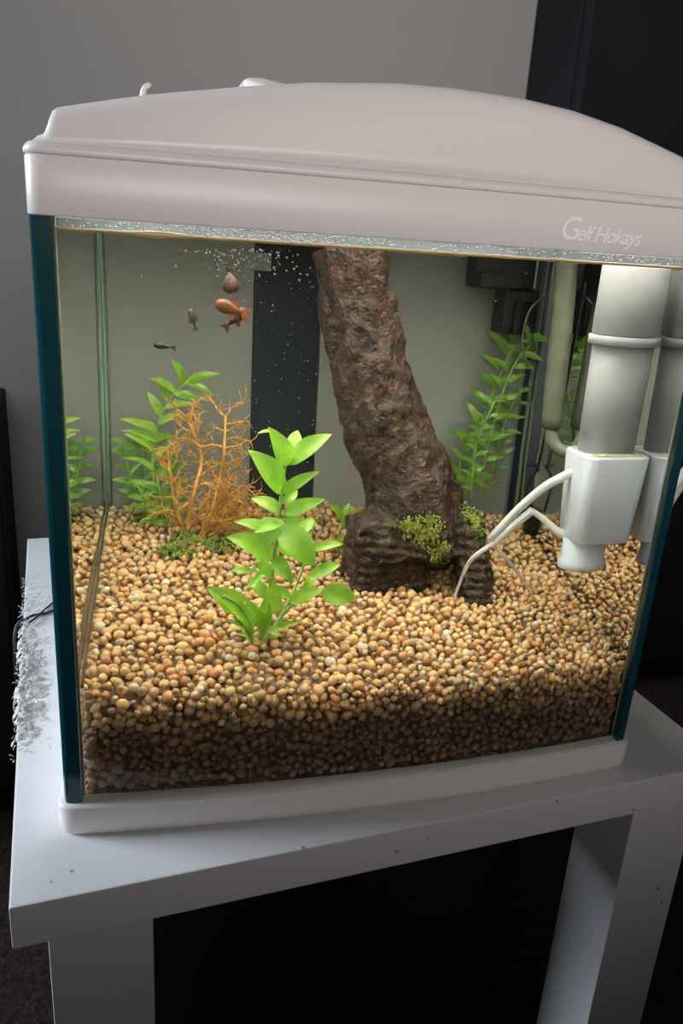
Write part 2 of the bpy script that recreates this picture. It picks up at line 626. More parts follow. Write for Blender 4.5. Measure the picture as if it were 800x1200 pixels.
def prism(levels, r, cap=(True, True)):
    """levels: (z, off) from bottom to top"""
    V, F = [], []
    n = None
    for z, off in levels:
        pl = outline(off, r)
        n = len(pl)
        V.extend([(p[0], p[1], z) for p in pl])
    for i in range(len(levels) - 1):
        for k in range(n):
            F.append([i * n + k, i * n + (k + 1) % n, (i + 1) * n + (k + 1) % n, (i + 1) * n + k])
    if cap[0]: F.append(list(range(n))[::-1])
    if cap[1]: F.append([(len(levels) - 1) * n + k for k in range(n)])
    return V, F


def ring(z0, z1, off, wall, r):
    lv = [(z0, off - wall), (z0, off - 0.0006), (z0 + 0.0008, off), (z1 - 0.0008, off), (z1, off - 0.0006), (z1, off - wall)]
    V, F = prism(lv, r, (False, False))
    n = len(outline(off, r)); L = len(lv)
    for k in range(n):
        F.append([(L - 1) * n + k, (L - 1) * n + (k + 1) % n, (k + 1) % n, k])
    return V, F


ZB = 0.0215                    # top of the base trim
ZG = 0.3535                    # top of the glass
aq = thing('aquarium', 'bow-fronted glass fish tank with teal glass edges and white base trim', 'aquarium', w3((W / 2, D / 2, 0)))
V, F = prism([(0.0003, 0.001), (0.0015, 0.003), (0.006, 0.0038), (ZB - 0.0015, 0.0042), (ZB, 0.0032), (ZB + 0.0001, -0.004)], 0.011)
mesh_obj('base_trim', V, F, M['trim'], aq)
GT = 0.005


def sheet(lineA, lineB, z0, z1):
    """closed solid between two plan lines"""
    n = len(lineA)
    V = [(p[0], p[1], z0) for p in lineA] + [(p[0], p[1], z0) for p in lineB] + [(p[0], p[1], z1) for p in lineA] + [(p[0], p[1], z1) for p in lineB]
    F = []
    for i in range(n - 1):
        F.append([i, i + 1, 2 * n + i + 1, 2 * n + i])
        F.append([n + i + 1, n + i, 3 * n + i, 3 * n + i + 1])
        F.append([2 * n + i, 2 * n + i + 1, 3 * n + i + 1, 3 * n + i])
        F.append([i + 1, i, n + i, n + i + 1])
    F.append([0, 2 * n, 3 * n, n]); F.append([n - 1, 2 * n - 1, 4 * n - 1, 3 * n - 1])
    return V, F


CW = 0.0108                    # width of the dark corner edge strips
us = np.linspace(CW, W - CW, 40)
V, F = sheet([(u, vf(u)) for u in us], [(u, vf(u) + GT) for u in us], ZB + 0.0002, ZG)
mesh_obj('front_glass', V, F, M['pane'], aq, smooth=False)
ILx, ILy = CW, 0.0062          # inner front left corner
IBL = (TAPER + 0.0065, D - GT - 0.0006)
IBR = (W - 0.0062, D - GT - 0.0006)
V, F = sheet([(0.002, 0.0075), (TAPER + 0.001, D - GT)], [(0.0102, 0.0075), (TAPER + 0.006, D - GT)], ZB + 0.0002, ZG)
mesh_obj('side_glass', V, F, M['pane'], aq, smooth=False)
V, F = sheet([(W - 0.001, 0.0075), (W - 0.001, D - GT)], [(W - 0.0058, 0.0075), (W - 0.0058, D - GT)], ZB + 0.0002, ZG)
mesh_obj('side_glass', V, F, M['pane'], aq, smooth=False)
V, F = sheet([(TAPER + 0.001, D - GT + 0.0001), (W - 0.001, D - GT + 0.0001)], [(TAPER + 0.001, D), (W - 0.001, D)], ZB + 0.0002, ZG)
mesh_obj('back_glass', V, F, M['pane'], aq, smooth=False)
# dark corner edges of the front pane
for s in (0, 1):
    if s == 0:
        A = [(0.0008, 0.0072), (0.0004, 0.003), (0.0014, 0.0006), (0.003, vf(0.003)), (CW - 0.0003, vf(CW))]
        B = [(0.0030, 0.0072), (0.0050, 0.0072), (0.0070, 0.0072), (0.0085, 0.0072), (CW - 0.0003, 0.0072)]
    else:
        A = [(W - 0.0008, 0.0072), (W - 0.0004, 0.003), (W - 0.0014, 0.0006), (W - 0.003, vf(0.003)), (W - CW + 0.0023, vf(CW - 0.002))]
        B = [(W - 0.0030, 0.0072), (W - 0.0045, 0.0072), (W - 0.0060, 0.0072), (W - 0.0075, 0.0072), (W - CW + 0.0023, 0.0072)]
    V, F = sheet(A, B, ZB + 0.0002, ZG)
    mesh_obj('glass_edge', V, F, M['edge'], aq, smooth=False, label='dark teal vertical glass edge')
# pale silicone lines
V, F = tube([(CW + 0.0006, vf(CW) + GT + 0.0008, ZB + 0.001), (CW + 0.0006, vf(CW) + GT + 0.0008, ZG - 0.001)], 0.0007, 8)
mesh_obj('silicone_seam', V, F, M['seal'], aq)
V, F = tube([(W - CW + 0.0018, vf(CW) + GT + 0.0008, ZB + 0.001), (W - CW + 0.0018, vf(CW) + GT + 0.0008, ZG - 0.001)], 0.0007, 8)
mesh_obj('silicone_seam', V, F, M['seal'], aq)
for cxy in ((TAPER + 0.0085, D - GT - 0.003), (W - 0.0085, D - GT - 0.003)):
    V, F = tube([(cxy[0], cxy[1], ZB + 0.006), (cxy[0], cxy[1], ZG - 0.01)], 0.0016, 8)
    mesh_obj('silicone_seam', V, F, M['seal'], aq)
V, F = sheet([(0.012, 0.008), (W - 0.008, 0.008)], [(TAPER + 0.008, D - 0.008), (W - 0.008, D - 0.008)], ZB + 0.0003, ZB + 0.0014)
mesh_obj('bottom_glass', V, F, M['pane'], aq, smooth=False)

# ------------------------------------------------------------------ water
G = 0.0003
us = np.linspace(CW + 0.0006, W - CW + 0.0016, 60)
front = [(u, vf(u) + GT + G) for u in us]
plan = front + [(IBR[0] - G, 0.0085), (IBR[0] - G, IBR[1]), (IBL[0] + G, IBL[1])]
n = len(plan)
V = [(p[0], p[1], ZB + 0.0018) for p in plan] + [(p[0], p[1], ZW) for p in plan]
F = [list(range(n))[::-1], [n + k for k in range(n)]] + [[k, (k + 1) % n, n + (k + 1) % n, n + k] for k in range(n)]
wt = mesh_obj('water', V, F, M['water'], smooth=False)
tagit(wt, 'clear greenish water filling the tank up to the hood', 'water', kind='stuff')

# ------------------------------------------------------------------ hood
hd = thing('aquarium_hood', 'white domed plastic hood with raised lettering covering the fish tank', 'hood', w3((W / 2, D / 2, 0.3515)))
ZH0, ZH1 = 0.3515, 0.3775
V, F = ring(ZH0, ZH1, 0.0038, 0.0030, 0.010)
mesh_obj('rim_band', V, F, M['plastic'], hd)
V, F = prism([(ZH1 + 0.0001, -0.001), (ZH1 + 0.0001, 0.0034), (ZH1 + 0.0006, 0.0041), (ZH1 + 0.0024, 0.0042), (ZH1 + 0.0040, 0.0034), (ZH1 + 0.0054, 0.0022), (ZH1 + 0.0054, -0.002)], 0.010)
mesh_obj('seam_ridge', V, F, M['plastic'], hd)
zr = ZH1 + 0.0050
Uk = np.array([0.0000, 0.0022, 0.0050, 0.0062, 0.0078, 0.0092, 0.0112, 0.020, 0.052, 0.097, 0.129, 0.173, 0.205, 0.240, 0.270, 0.300, 0.335, 0.360, W - 0.0112, W - 0.0092, W - 0.0078, W - 0.0062, W - 0.0050, W - 0.0022, W])
Zk = np.array([zr, zr + 0.0035, zr + 0.0048, zr + 0.0070, zr + 0.0120, zr + 0.0155, 0.3995, 0.4015, 0.4087, 0.4166, 0.4215, 0.4256, 0.4265, 0.4256, 0.4228, 0.4175, 0.4085, 0.4015, 0.3985, zr + 0.0150, zr + 0.0120, zr + 0.0070, zr + 0.0048, zr + 0.0035, zr])
uu = np.unique(np.concatenate([Uk, np.linspace(0.012, W - 0.012, 70)]))
prof = [(0.0, 0.0), (0.0012, 0.18), (0.0026, 0.40), (0.0042, 0.62), (0.0060, 0.80), (0.0085, 0.905), (0.0125, 0.955), (0.020, 0.985), (0.034, 1.0)]
V, F = [], []
for u in uu:
    zt = float(np.interp(u, Uk, Zk))
    v0 = vf(min(max(u, 0), W)) - 0.0012
    v1 = D + 0.001
    row = [(u, v0 + dv, zr + (zt - zr) * fr) for dv, fr in prof] + [(u, (v0 + v1) / 2, zt + 0.0005)] + [(u, v1 - dv, zr + (zt - zr) * fr) for dv, fr in prof[::-1]]
    V.extend(row)
nr = len(row)
for i in range(len(uu) - 1):
    for k in range(nr - 1):
        F.append([i * nr + k, (i + 1) * nr + k, (i + 1) * nr + k + 1, i * nr + k + 1])
    F.append([i * nr, i * nr + nr - 1, (i + 1) * nr + nr - 1, (i + 1) * nr])
F.append(list(range(nr))); F.append([(len(uu) - 1) * nr + k for k in range(nr)])
# left side of the dome follows the taper of the tank
V = [(p[0] + TAPER * max(p[1], 0) / D * (1 - p[0] / W), p[1], p[2]) for p in V]
mesh_obj('dome', V, F, M['plastic'], hd)
# underside plate, light bar
V, F = prism([(0.3680, -0.0002), (0.3705, -0.0002)], 0.008)
mesh_obj('inner_plate', V, F, M['plastic'], hd, smooth=False)
V, F = boxm(0.02, W - 0.012, 0.008, 0.205, 0.3640, 0.3678, 0.001)
lbar = mesh_obj('light_bar', V, F, M['trim'], hd, smooth=False)
V, F = boxm(0.024, W - 0.016, 0.012, 0.165, 0.3626, 0.3638, 0.0004)
mesh_obj('led_diffuser', V, F, M['led'], lbar, smooth=False)
# feeding flap handle and hook on top
a = air(276, 104, 0.07); b = air(352, 98, 0.07)
hz_ = [(0.0, -0.004), (0.0, 0.0030), (0.003, 0.0046), (0.010, 0.0052), (0.020, 0.0040), (0.033, 0.0006), (0.042, -0.004)]
V, F = [], []
for dv in (-0.012, -0.010, 0.010, 0.012):
    sc_ = 0.8 if abs(dv) > 0.011 else 1.0
    for du, dz in hz_:
        V.append((a[0] + du, 0.07 + dv, a[2] + dz * sc_))
k_ = len(hz_)
for i in range(3):
    for j in range(k_ - 1):
        F.append([i * k_ + j, i * k_ + j + 1, (i + 1) * k_ + j + 1, (i + 1) * k_ + j])
F.append(list(range(k_))); F.append([3 * k_ + j for j in range(k_)]); F.append([0, k_, 2 * k_, 3 * k_])
F.append([k_ - 1, 2 * k_ - 1, 3 * k_ - 1, 4 * k_ - 1])
mesh_obj('feeding_flap', V, F, M['plastic'], hd)
h0 = air(162, 116, 0.10)
path = spline([h0 + np.array([-0.0006, 0, -0.004]), h0 + np.array([-0.0005, 0, 0.002]), h0 + np.array([0.0008, 0, 0.0062]), h0 + np.array([0.0040, 0, 0.0082])], 9)
V, F = tube(path, np.linspace(0.0022, 0.0012, 9), 10)
mesh_obj('cable_clip', V, F, M['plastic'], hd)


hd.location = hd.location + Vector((0.003 * CT, 0.003 * ST, 0))


# raised lettering
def lettering(txt, size, u0, z0, shear):
    c = bpy.data.curves.new('lettering', 'FONT')
    c.body = txt
    c.size = size
    c.extrude = 0.0
    c.shear = shear
    c.space_character = 0.86
    c.resolution_u = 4
    o = bpy.data.objects.new('lettering', c)
    col.objects.link(o)
    dg = bpy.context.evaluated_depsgraph_get()
    me = o.evaluated_get(dg).to_mesh()
    V = np.array([v.co[:] for v in me.vertices])
    F = [list(p.vertices) for p in me.polygons]
    o.evaluated_get(dg).to_mesh_clear()
    bpy.data.objects.remove(o); bpy.data.curves.remove(c)
    out = [(u0 + p[0], vf(u0 + p[0]) - 0.0038 - 0.00025, z0 + p[1] - 0.012 * p[0]) for p in V]
    return out, F


tA = lettering('G', 0.0165, 0.2655, 0.3575, 0.25)
tB = lettering('elf Hokays', 0.0115, 0.2760, 0.3572, 0.30)
V, F = merge([tA, tB])
mesh_obj('lettering', V, F, M['letter'], hd, smooth=False, label='slanted raised lettering in pale script')

# condensation on the glass just above the water
us = np.linspace(CW + 0.002, W - CW - 0.002, 50)
V = [(u, vf(u) + GT + 0.0008, ZW + 0.0007) for u in us] + [(u, vf(u) + GT + 0.0008, ZH0 + 0.0015) for u in us]
V += [(u, vf(u) + GT + 0.0003, ZW + 0.0007) for u in us] + [(u, vf(u) + GT + 0.0003, ZH0 + 0.0015) for u in us]
k_ = len(us)
F = [[i, i + 1, k_ + i + 1, k_ + i] for i in range(k_ - 1)] + [[2 * k_ + i + 1, 2 * k_ + i, 3 * k_ + i, 3 * k_ + i + 1] for i in range(k_ - 1)]
cf = mesh_obj('condensation', V, F, M['film'])
tagit(cf, 'grey misty condensation on the glass strip between water and hood', 'condensation', kind='stuff')
I0, FI0 = ico(1)
parts = []
for k in range(520):
    u = random.uniform(CW + 0.004, W - CW - 0.004)
    if random.random() < 0.4:
        u = random.gauss(0.115, 0.03)
    r_ = random.uniform(0.00022, 0.0007)
    z_ = random.uniform(ZW + 0.0010, ZH0 + 0.0006)
    parts.append((I0 * np.array([r_, r_ * 0.4, r_ * random.uniform(0.7, 1.1)]) + np.array([u, vf(u) + GT + 0.0011, z_]), FI0))
V, F = merge(parts)
tagit(mesh_obj('droplets', V, F, M['droplet']), 'tiny water droplets beaded on the glass just under the hood', 'droplets', kind='stuff')
# tan line painting the gravel's reflection at the water's edge
us = np.linspace(CW + 0.001, W - CW - 0.001, 60)
rr = [0.0008 + 0.0005 * max(0, noise.noise(Vector((u * 60, 0, 0)))) + (0.0008 if 0.045 < u < 0.075 else 0) * math.sin((u - 0.045) / 0.03 * math.pi) for u in us]
V, F = tube([(u, vf(u) + GT + 0.0012, ZW + 0.0002) for u in us], rr, 8)
tagit(mesh_obj('waterline_glint', V, F, M['glint']), 'thin golden line painted as reflection along the water surface', 'reflection', kind='stuff')
# bubbles and specks on the inside of the front glass
parts = []
spots = [(random.gauss(285, 30), 292 + abs(random.gauss(0, 18))) for _ in range(150)] + [(random.uniform(295, 375), random.uniform(300, 545)) for _ in range(80)] + [(random.uniform(75, 680), random.uniform(285, 700)) for _ in range(110)]
for px, py in spots:
    p = at(px, py, 0.001)
    r_ = random.choice([0.00025, 0.0003, 0.0004, 0.00055]) * (1.15 if py < 330 else 0.8)
    p[1] = vf(p[0]) + GT + G + r_ + 0.0003
    if p[2] > ZW - 0.001 or p[0] < CW + 0.002: continue
    parts.append((I0 * r_ + p, FI0))
V, F = merge(parts)
tagit(mesh_obj('bubbles', V, F, M['bubble']), 'tiny white air bubbles clinging inside the front glass', 'bubbles', kind='stuff')

# ------------------------------------------------------------------ gravel
IU0 = lambda v: CW + (IBL[0] - CW) * max(v, 0) / D + 0.0006
IU1 = IBR[0] - 0.0006
IV0 = lambda u: vf(u) + GT + 0.0006
IV1 = IBR[1] - 0.0006
PR = 0.0031                    # mean pebble radius


def poisson(w_, h_, dmin, tries=9):
    cell = dmin / math.sqrt(2)
    grid = {}
    pts = []
    N = int(w_ * h_ / (dmin * dmin) * tries)
    for x, y in rng.random((N, 2)) * np.array([w_, h_]):
        gx, gy = int(x / cell), int(y / cell)
        ok = True
        for i in range(gx - 2, gx + 3):
            for j in range(gy - 2, gy + 3):
                q = grid.get((i, j))
                if q is not None and (q[0] - x) ** 2 + (q[1] - y) ** 2 < dmin * dmin:
                    ok = False; break
            if not ok: break
        if ok:
            grid[(gx, gy)] = (x, y); pts.append((x, y))
    return pts


peb = []                       # (u, v, z, r, visible)
for layer in range(3):
    for x, y in poisson(W, D + 0.02, PR * (1.70 if layer == 0 else 1.8), 16):
        u = x; v = y - 0.012
        r_ = PR * float(np.clip(rng.normal(1, 0.17), 0.68, 1.5))
        if not (IU0(v) + r_ * 0.9 < u < IU1 - r_ * 0.9): continue
        if not (IV0(u) + r_ * 0.9 < v < IV1 - r_ * 0.9): continue
        z = float(gz(u, max(v, 0))) - r_ * 0.5 - layer * PR * 1.45 + rng.uniform(-0.4, 0.4) * PR
        peb.append((u, v, z, r_, layer == 0))
ZBOT = ZB + 0.0022
for layer in range(2):         # against the front glass
    for x, y in poisson(W, 0.085, PR * 1.62, 24):
        u = x
        r_ = PR * float(np.clip(rng.normal(1, 0.17), 0.68, 1.4))
        z = ZBOT + y + r_ * 0.75
        v = IV0(u) + r_ * 0.92 + layer * PR * 1.5 + (rng.uniform(0, 0.5) * PR if layer == 0 else 0)
        if not (IU0(v) + r_ * 0.9 < u < IU1 - r_ * 0.9): continue
        if z > float(gz(u, 0)) - PR * 1.1: continue
        peb.append((u, v, z, r_, layer == 0))
for side in (0, 1):            # against the side panes
    for x, y in poisson(D, 0.13, PR * 1.75):
        v = x; z = ZBOT + y + PR
        if v < 0.012 or v > IV1 - PR: continue
        u = IU0(v) + PR if side == 0 else IU1 - PR
        if z > float(gz(u, v)) - PR * 1.3: continue
        peb.append((u, v, z, PR, False))
for x, y in poisson(W, 0.13, PR * 1.75):
    u = x; v = IV1 - PR; z = ZBOT + y + PR
    if not (IU0(v) + PR < u < IU1 - PR) or z > float(gz(u, v)) - PR * 1.3: continue
    peb.append((u, v, z, PR, False))
peb = np.array(peb)
NP = len(peb)
print('pebbles', NP)
SHADE_Z = 0.0655  # pebbles below this take a darker tan, shade put into their colour


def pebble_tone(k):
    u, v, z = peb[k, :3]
    lim = SHADE_Z - 0.016 * (u / W) ** 2 + 0.0022 * noise.noise(Vector((u * 90, v * 40, 3)))
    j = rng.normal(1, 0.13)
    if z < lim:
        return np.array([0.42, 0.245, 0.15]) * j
    q = rng.random()
    if q < 0.05: c = np.array([0.72, 0.60, 0.43])
    elif q < 0.20: c = np.array([0.66, 0.44, 0.22])
    elif q < 0.34: c = np.array([0.50, 0.24, 0.095])
    elif q < 0.44: c = np.array([0.46, 0.32, 0.19])
    else: c = np.array([0.60, 0.37, 0.18])
    return np.clip(c * j, 0.02, 0.85)


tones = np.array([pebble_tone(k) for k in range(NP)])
camL = ray(400, 600)[0]
dist = np.linalg.norm(peb[:, :3] - camL, axis=1)
size_px = np.where(peb[:, 4] > 0, peb[:, 3] / dist, 0)
size_px[peb[:, 2] < 0.066] *= 0.9
# the pebbles that show largest are things of their own
big = set(np.argsort(-size_px)[:300].tolist())
base_shapes = []
I1, F1 = ico(2)
for k in range(7):
    s = np.array([rng.uniform(0.95, 1.22), rng.uniform(0.85, 1.08), rng.uniform(0.74, 0.95)])
    off = rng.random(3) * 50
    d_ = np.array([1 + 0.17 * noise.noise(Vector((p * 1.15 + off).tolist())) for p in I0])
    d2 = np.array([1 + 0.17 * noise.noise(Vector((p * 1.15 + off).tolist())) for p in I1])
    base_shapes.append((I0 * d_[:, None] * s, I1 * d2[:, None] * s))


def rand_rot(nn):
    q = rng.normal(size=(nn, 4)); q /= np.linalg.norm(q, axis=1)[:, None]
    w_, x, y, z = q.T
    return np.stack([np.stack([1 - 2 * (y * y + z * z), 2 * (x * y - z * w_), 2 * (x * z + y * w_)], -1),
                     np.stack([2 * (x * y + z * w_), 1 - 2 * (x * x + z * z), 2 * (y * z - x * w_)], -1),
                     np.stack([2 * (x * z - y * w_), 2 * (y * z + x * w_), 1 - 2 * (x * x + y * y)], -1)], 1)


rots = rand_rot(NP)
shape_id = rng.integers(0, 7, NP)
rest = np.array([k for k in range(NP) if k not in big])
B0 = np.array([b[0] for b in base_shapes])
VV = np.einsum('nij,nkj->nki', rots[rest], B0[shape_id[rest]]) * peb[rest, 3][:, None, None] + peb[rest, :3][:, None, :]
nv = VV.shape[1]
VV = w3a(VV.reshape(-1, 3))
FF = (FI0[None] + (np.arange(len(rest)) * nv)[:, None, None]).reshape(-1, 3)
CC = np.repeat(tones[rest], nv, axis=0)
# solid core under the loose pebbles
gu, gv = 40, 30
core, coref = [], []
for j in range(gv):
    for i in range(gu):
        v = 0.012 + (IV1 - 0.006 - 0.012) * j / (gv - 1)
        u = IU0(v) + 0.008 + (IU1 - 0.008 - IU0(v) - 0.008) * i / (gu - 1)
        v2 = v + (vf(u) + 0.002) * (1 - j / (gv - 1))
        core.append((u, v2, float(gz(u, v)) - 0.0075))
for j in range(gv - 1):
    for i in range(gu - 1):
        a_ = j * gu + i
        coref += [[a_, a_ + 1, a_ + gu + 1], [a_, a_ + gu + 1, a_ + gu]]
edge = [i for i in range(gu)] + [j * gu + gu - 1 for j in range(1, gv)] + [(gv - 1) * gu + i for i in range(gu - 2, -1, -1)] + [j * gu for j in range(gv - 2, 0, -1)]
nb = len(core)
for i in edge: core.append((core[i][0], core[i][1], ZBOT))
ne = len(edge)
for i in range(ne):
    coref += [[edge[i], nb + i, nb + (i + 1) % ne], [edge[i], nb + (i + 1) % ne, edge[(i + 1) % ne]]]
cv = w3a(np.array(core))
allV = np.vstack([VV, cv]); allF = np.vstack([FF, np.array(coref) + len(VV)])
allC = np.vstack([CC, np.tile([0.16, 0.095, 0.05], (len(cv), 1))])
org = np.array(w3((W / 2, D / 2, ZBOT)))
me = bpy.data.meshes.new('gravel_bed')
me.vertices.add(len(allV)); me.vertices.foreach_set('co', (allV - org).astype(np.float32).ravel())
me.loops.add(len(allF) * 3); me.loops.foreach_set('vertex_index', allF.astype(np.int32).ravel())
me.polygons.add(len(allF)); me.polygons.foreach_set('loop_start', (np.arange(len(allF)) * 3).astype(np.int32))
me.polygons.foreach_set('loop_total', np.full(len(allF), 3, np.int32))
me.polygons.foreach_set('use_smooth', np.ones(len(allF), bool))
me.update(calc_edges=True)
at_ = me.color_attributes.new('tone', 'FLOAT_COLOR', 'POINT')
at_.data.foreach_set('color', np.hstack([allC, np.ones((len(allC), 1))]).astype(np.float32).ravel())
me.materials.append(M['pebA'])
go = bpy.data.objects.new('gravel_bed', me); col.objects.link(go); go.location = org
tagit(go, 'bed of small rounded tan gravel sloping up to the back of the tank', 'gravel', kind='stuff')


def tri_mesh(name, V, F, m):
    me = bpy.data.meshes.new(name)
    me.from_pydata([tuple(p) for p in V], [], [tuple(int(i) for i in f) for f in F])
    me.polygons.foreach_set('use_smooth', [True] * len(me.polygons))
    me.materials.append(m); me.update()
    return me


pmesh = [tri_mesh('pebble', b[1], F1, M['pebB']) for b in base_shapes]
RT = np.array([[CT, -ST, 0], [ST, CT, 0], [0, 0, 1]])
for k in sorted(big):
    o = bpy.data.objects.new('gravel_pebble', pmesh[shape_id[k]])
    col.objects.link(o)
    R_ = RT @ rots[k] * peb[k, 3]
    mm = Matrix([list(R_[i]) + [0] for i in range(3)] + [[0, 0, 0, 1]])
    mm.translation = w3(peb[k, :3])
    o.matrix_world = mm
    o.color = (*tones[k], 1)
    tn = tones[k]
    word = 'shade-darkened' if peb[k, 2] < 0.066 else 'pale cream' if tn[2] > 0.33 else 'reddish brown' if tn[2] < 0.115 else 'grey-brown' if tn[0] < 0.50 and tn[2] > 0.15 else 'tan'
    where = 'in the left third' if peb[k, 0] < W / 3 else 'in the middle' if peb[k, 0] < W * 2 / 3 else 'in the right third'
    how = 'against the front glass' if peb[k, 1] < IV0(peb[k, 0]) + 0.006 else 'on the bed near the front'
    tagit(o, f'rounded {word} gravel pebble {how} {where}', 'pebble', f'{word} pebbles {how} {where}')

whites = [(295, 770, 8, 'round white pebble at the foot of the broad-leaved plant'),
          (235, 812, 8, 'white pebble left of the broad-leaved plant near the front glass'),
          (268, 772, 8, 'cream pebble a little left of the white pebble at the plant foot'),
          (160, 702, 7, 'white pebble alone on the left side of the gravel'),
          (523, 744, 9, 'flat white pebble on the gravel below the white forked tube'),
          (635, 779, 7, 'small cream pebble on the gravel at the lower right'),
          (688, 758, 8, 'pale cream pebble close to the right side glass'),
          (555, 800, 6, 'small white pebble in the front slope right of the middle'),
          (447, 775, 6, 'small white pebble in the middle of the front slope'),
          (405, 812, 6, 'pale pebble low on the front slope in the middle')]
for px, py, rp, lab in whites:
    p = onbed(px, py)
    p[1] = max(p[1], IV0(p[0]) + 0.006)
    r_ = rp * pxm(p[1]) * 0.62
    p[2] = float(gz(p[0], p[1])) + r_ * 0.35
    o = bpy.data.objects.new('white_pebble', pmesh[random.randrange(7)])
    col.objects.link(o)
    R_ = RT @ rand_rot(1)[0] * r_
    mm = Matrix([list(R_[i]) + [0] for i in range(3)] + [[0, 0, 0, 1]]); mm.translation = w3(p)
    o.matrix_world = mm
    cc_ = rng.uniform(0.68, 0.8)
    o.color = (cc_, cc_ * 0.93, cc_ * 0.80, 1)
    tagit(o, lab, 'pebble', 'white pebbles on the gravel')

# brown silt line where the left pane meets the gravel
sl = []
for t in np.linspace(0.0, 1.0, 26):
    v = 0.010 + (IV1 - 0.016) * t
    u = IU0(v) + 0.0012
    sl.append((u, v, float(gz(u, v)) + 0.0022))
V, F = tube(sl, [0.0009 + 0.0010 * math.sin(math.pi * min(1, i / 18)) for i in range(26)], 8)
mesh_obj('silt_line', V, F, M['silt'], aq, label='brown silt line along the left glass at gravel level')

# ------------------------------------------------------------------ driftwood
dv0 = 0.155
dw_base = onbed(480, 690)
dw = thing('driftwood', 'dark brown driftwood log leaning up from the gravel to the waterline', 'driftwood', w3((dw_base[0], dw_base[1], dw_base[2] - 0.012)))
tp = [(409, 287, 0.185, 37), (414, 330, 0.182, 38), (430, 420, 0.175, 42), (453, 500, 0.168, 47), (478, 565, 0.160, 53), (486, 610, 0.155, 60), (488, 650, 0.150, 66)]
pts = [np.append(at(a_, b_, c_), d_ * pxm(c_)) for a_, b_, c_, d_ in tp]
sp = spline(pts, 26)
sp[:, 2] = np.minimum(sp[:, 2], ZW - 0.0012)
bits = [tube(sp[:, :3], sp[:, 3], 20)]


def ell(px, py, v, rx, ry, rz):
    s = pxm(v); c = at(px, py, v)
    Vs, Fs = ico(3)
    return (Vs * np.array([rx * s, ry * s, rz * s]) + c, Fs.tolist())


def blk(px, py, v, rx, ry, rz, rot=0.0):
    s = pxm(v); c = at(px, py, v)
    Vb, Fb = boxm(-rx * s, rx * s, -ry * s, ry * s, -rz * s, rz * s, 8 * s)
    Vb = np.array(Vb)
    cr, sr = math.cos(rot), math.sin(rot)
    Vb = np.stack([Vb[:, 0] * cr - Vb[:, 2] * sr, Vb[:, 1], Vb[:, 0] * sr + Vb[:, 2] * cr], -1)
    return (Vb + c, Fb)


bits += [blk(452, 652, 0.142, 46, 34, 50), ell(440, 640, 0.140, 36, 40, 44), ell(500, 630, 0.148, 50, 46, 42),
         ell(540, 626, 0.146, 34, 38, 30), ell(468, 612, 0.150, 48, 46, 30)]
fp = [at(545, 625, 0.138), at(556, 665, 0.124), at(560, 700, 0.114), at(562, 735, 0.106)]
bits.append(tube(spline(fp, 8), np.linspace(27, 17, 8) * pxm(0.12), 14))
V, F = merge(bits)
me = bpy.data.meshes.new('trunk')
me.from_pydata([tuple(p) for p in V], [], F); me.update()
tmp = bpy.data.objects.new('tmp', me); col.objects.link(tmp)
bm = bmesh.new(); bm.from_mesh(me); bmesh.ops.recalc_face_normals(bm, faces=bm.faces); bm.to_mesh(me); bm.free()
rm = tmp.modifiers.new('r', 'REMESH'); rm.mode = 'VOXEL'; rm.voxel_size = 0.0016
sm = tmp.modifiers.new('s', 'SMOOTH'); sm.iterations = 6; sm.factor = 0.5
dg = bpy.context.evaluated_depsgraph_get(); dg.update()
ev = tmp.evaluated_get(dg).to_mesh()
TV = np.array([v.co[:] for v in ev.vertices]); TN = np.array([v.normal[:] for v in ev.vertices]); TF = [list(p.vertices) for p in ev.polygons]
tmp.evaluated_get(dg).to_mesh_clear()
bpy.data.objects.remove(tmp)
disp = np.zeros(len(TV))
for i, p in enumerate(TV):
    q = Vector(p.tolist())
    g1 = noise.fractal(Vector((q.x * 75, q.y * 75, q.z * 42)), 0.9, 2.1, 5)
    g2 = noise.noise(Vector((q.x * 30, q.y * 30, q.z * 16 + 5)))
    g3 = noise.noise(Vector((q.x * 260, q.y * 260, q.z * 160)))
    low = max(0.0, min(1.0, (0.175 - q.z) / 0.03))
    lines = math.sin(q.z * 900 + 6 * g2 + 40 * q.x) * 0.00045 * low
    disp[i] = 0.0034 * g1 + 0.0022 * g2 + 0.0009 * g3 + lines * 1.6
TV2 = TV + TN * disp[:, None]
TV2[:, 2] = np.minimum(TV2[:, 2], ZW - 0.0008)
mesh_obj('trunk', TV2, TF, M['wood'], dw)
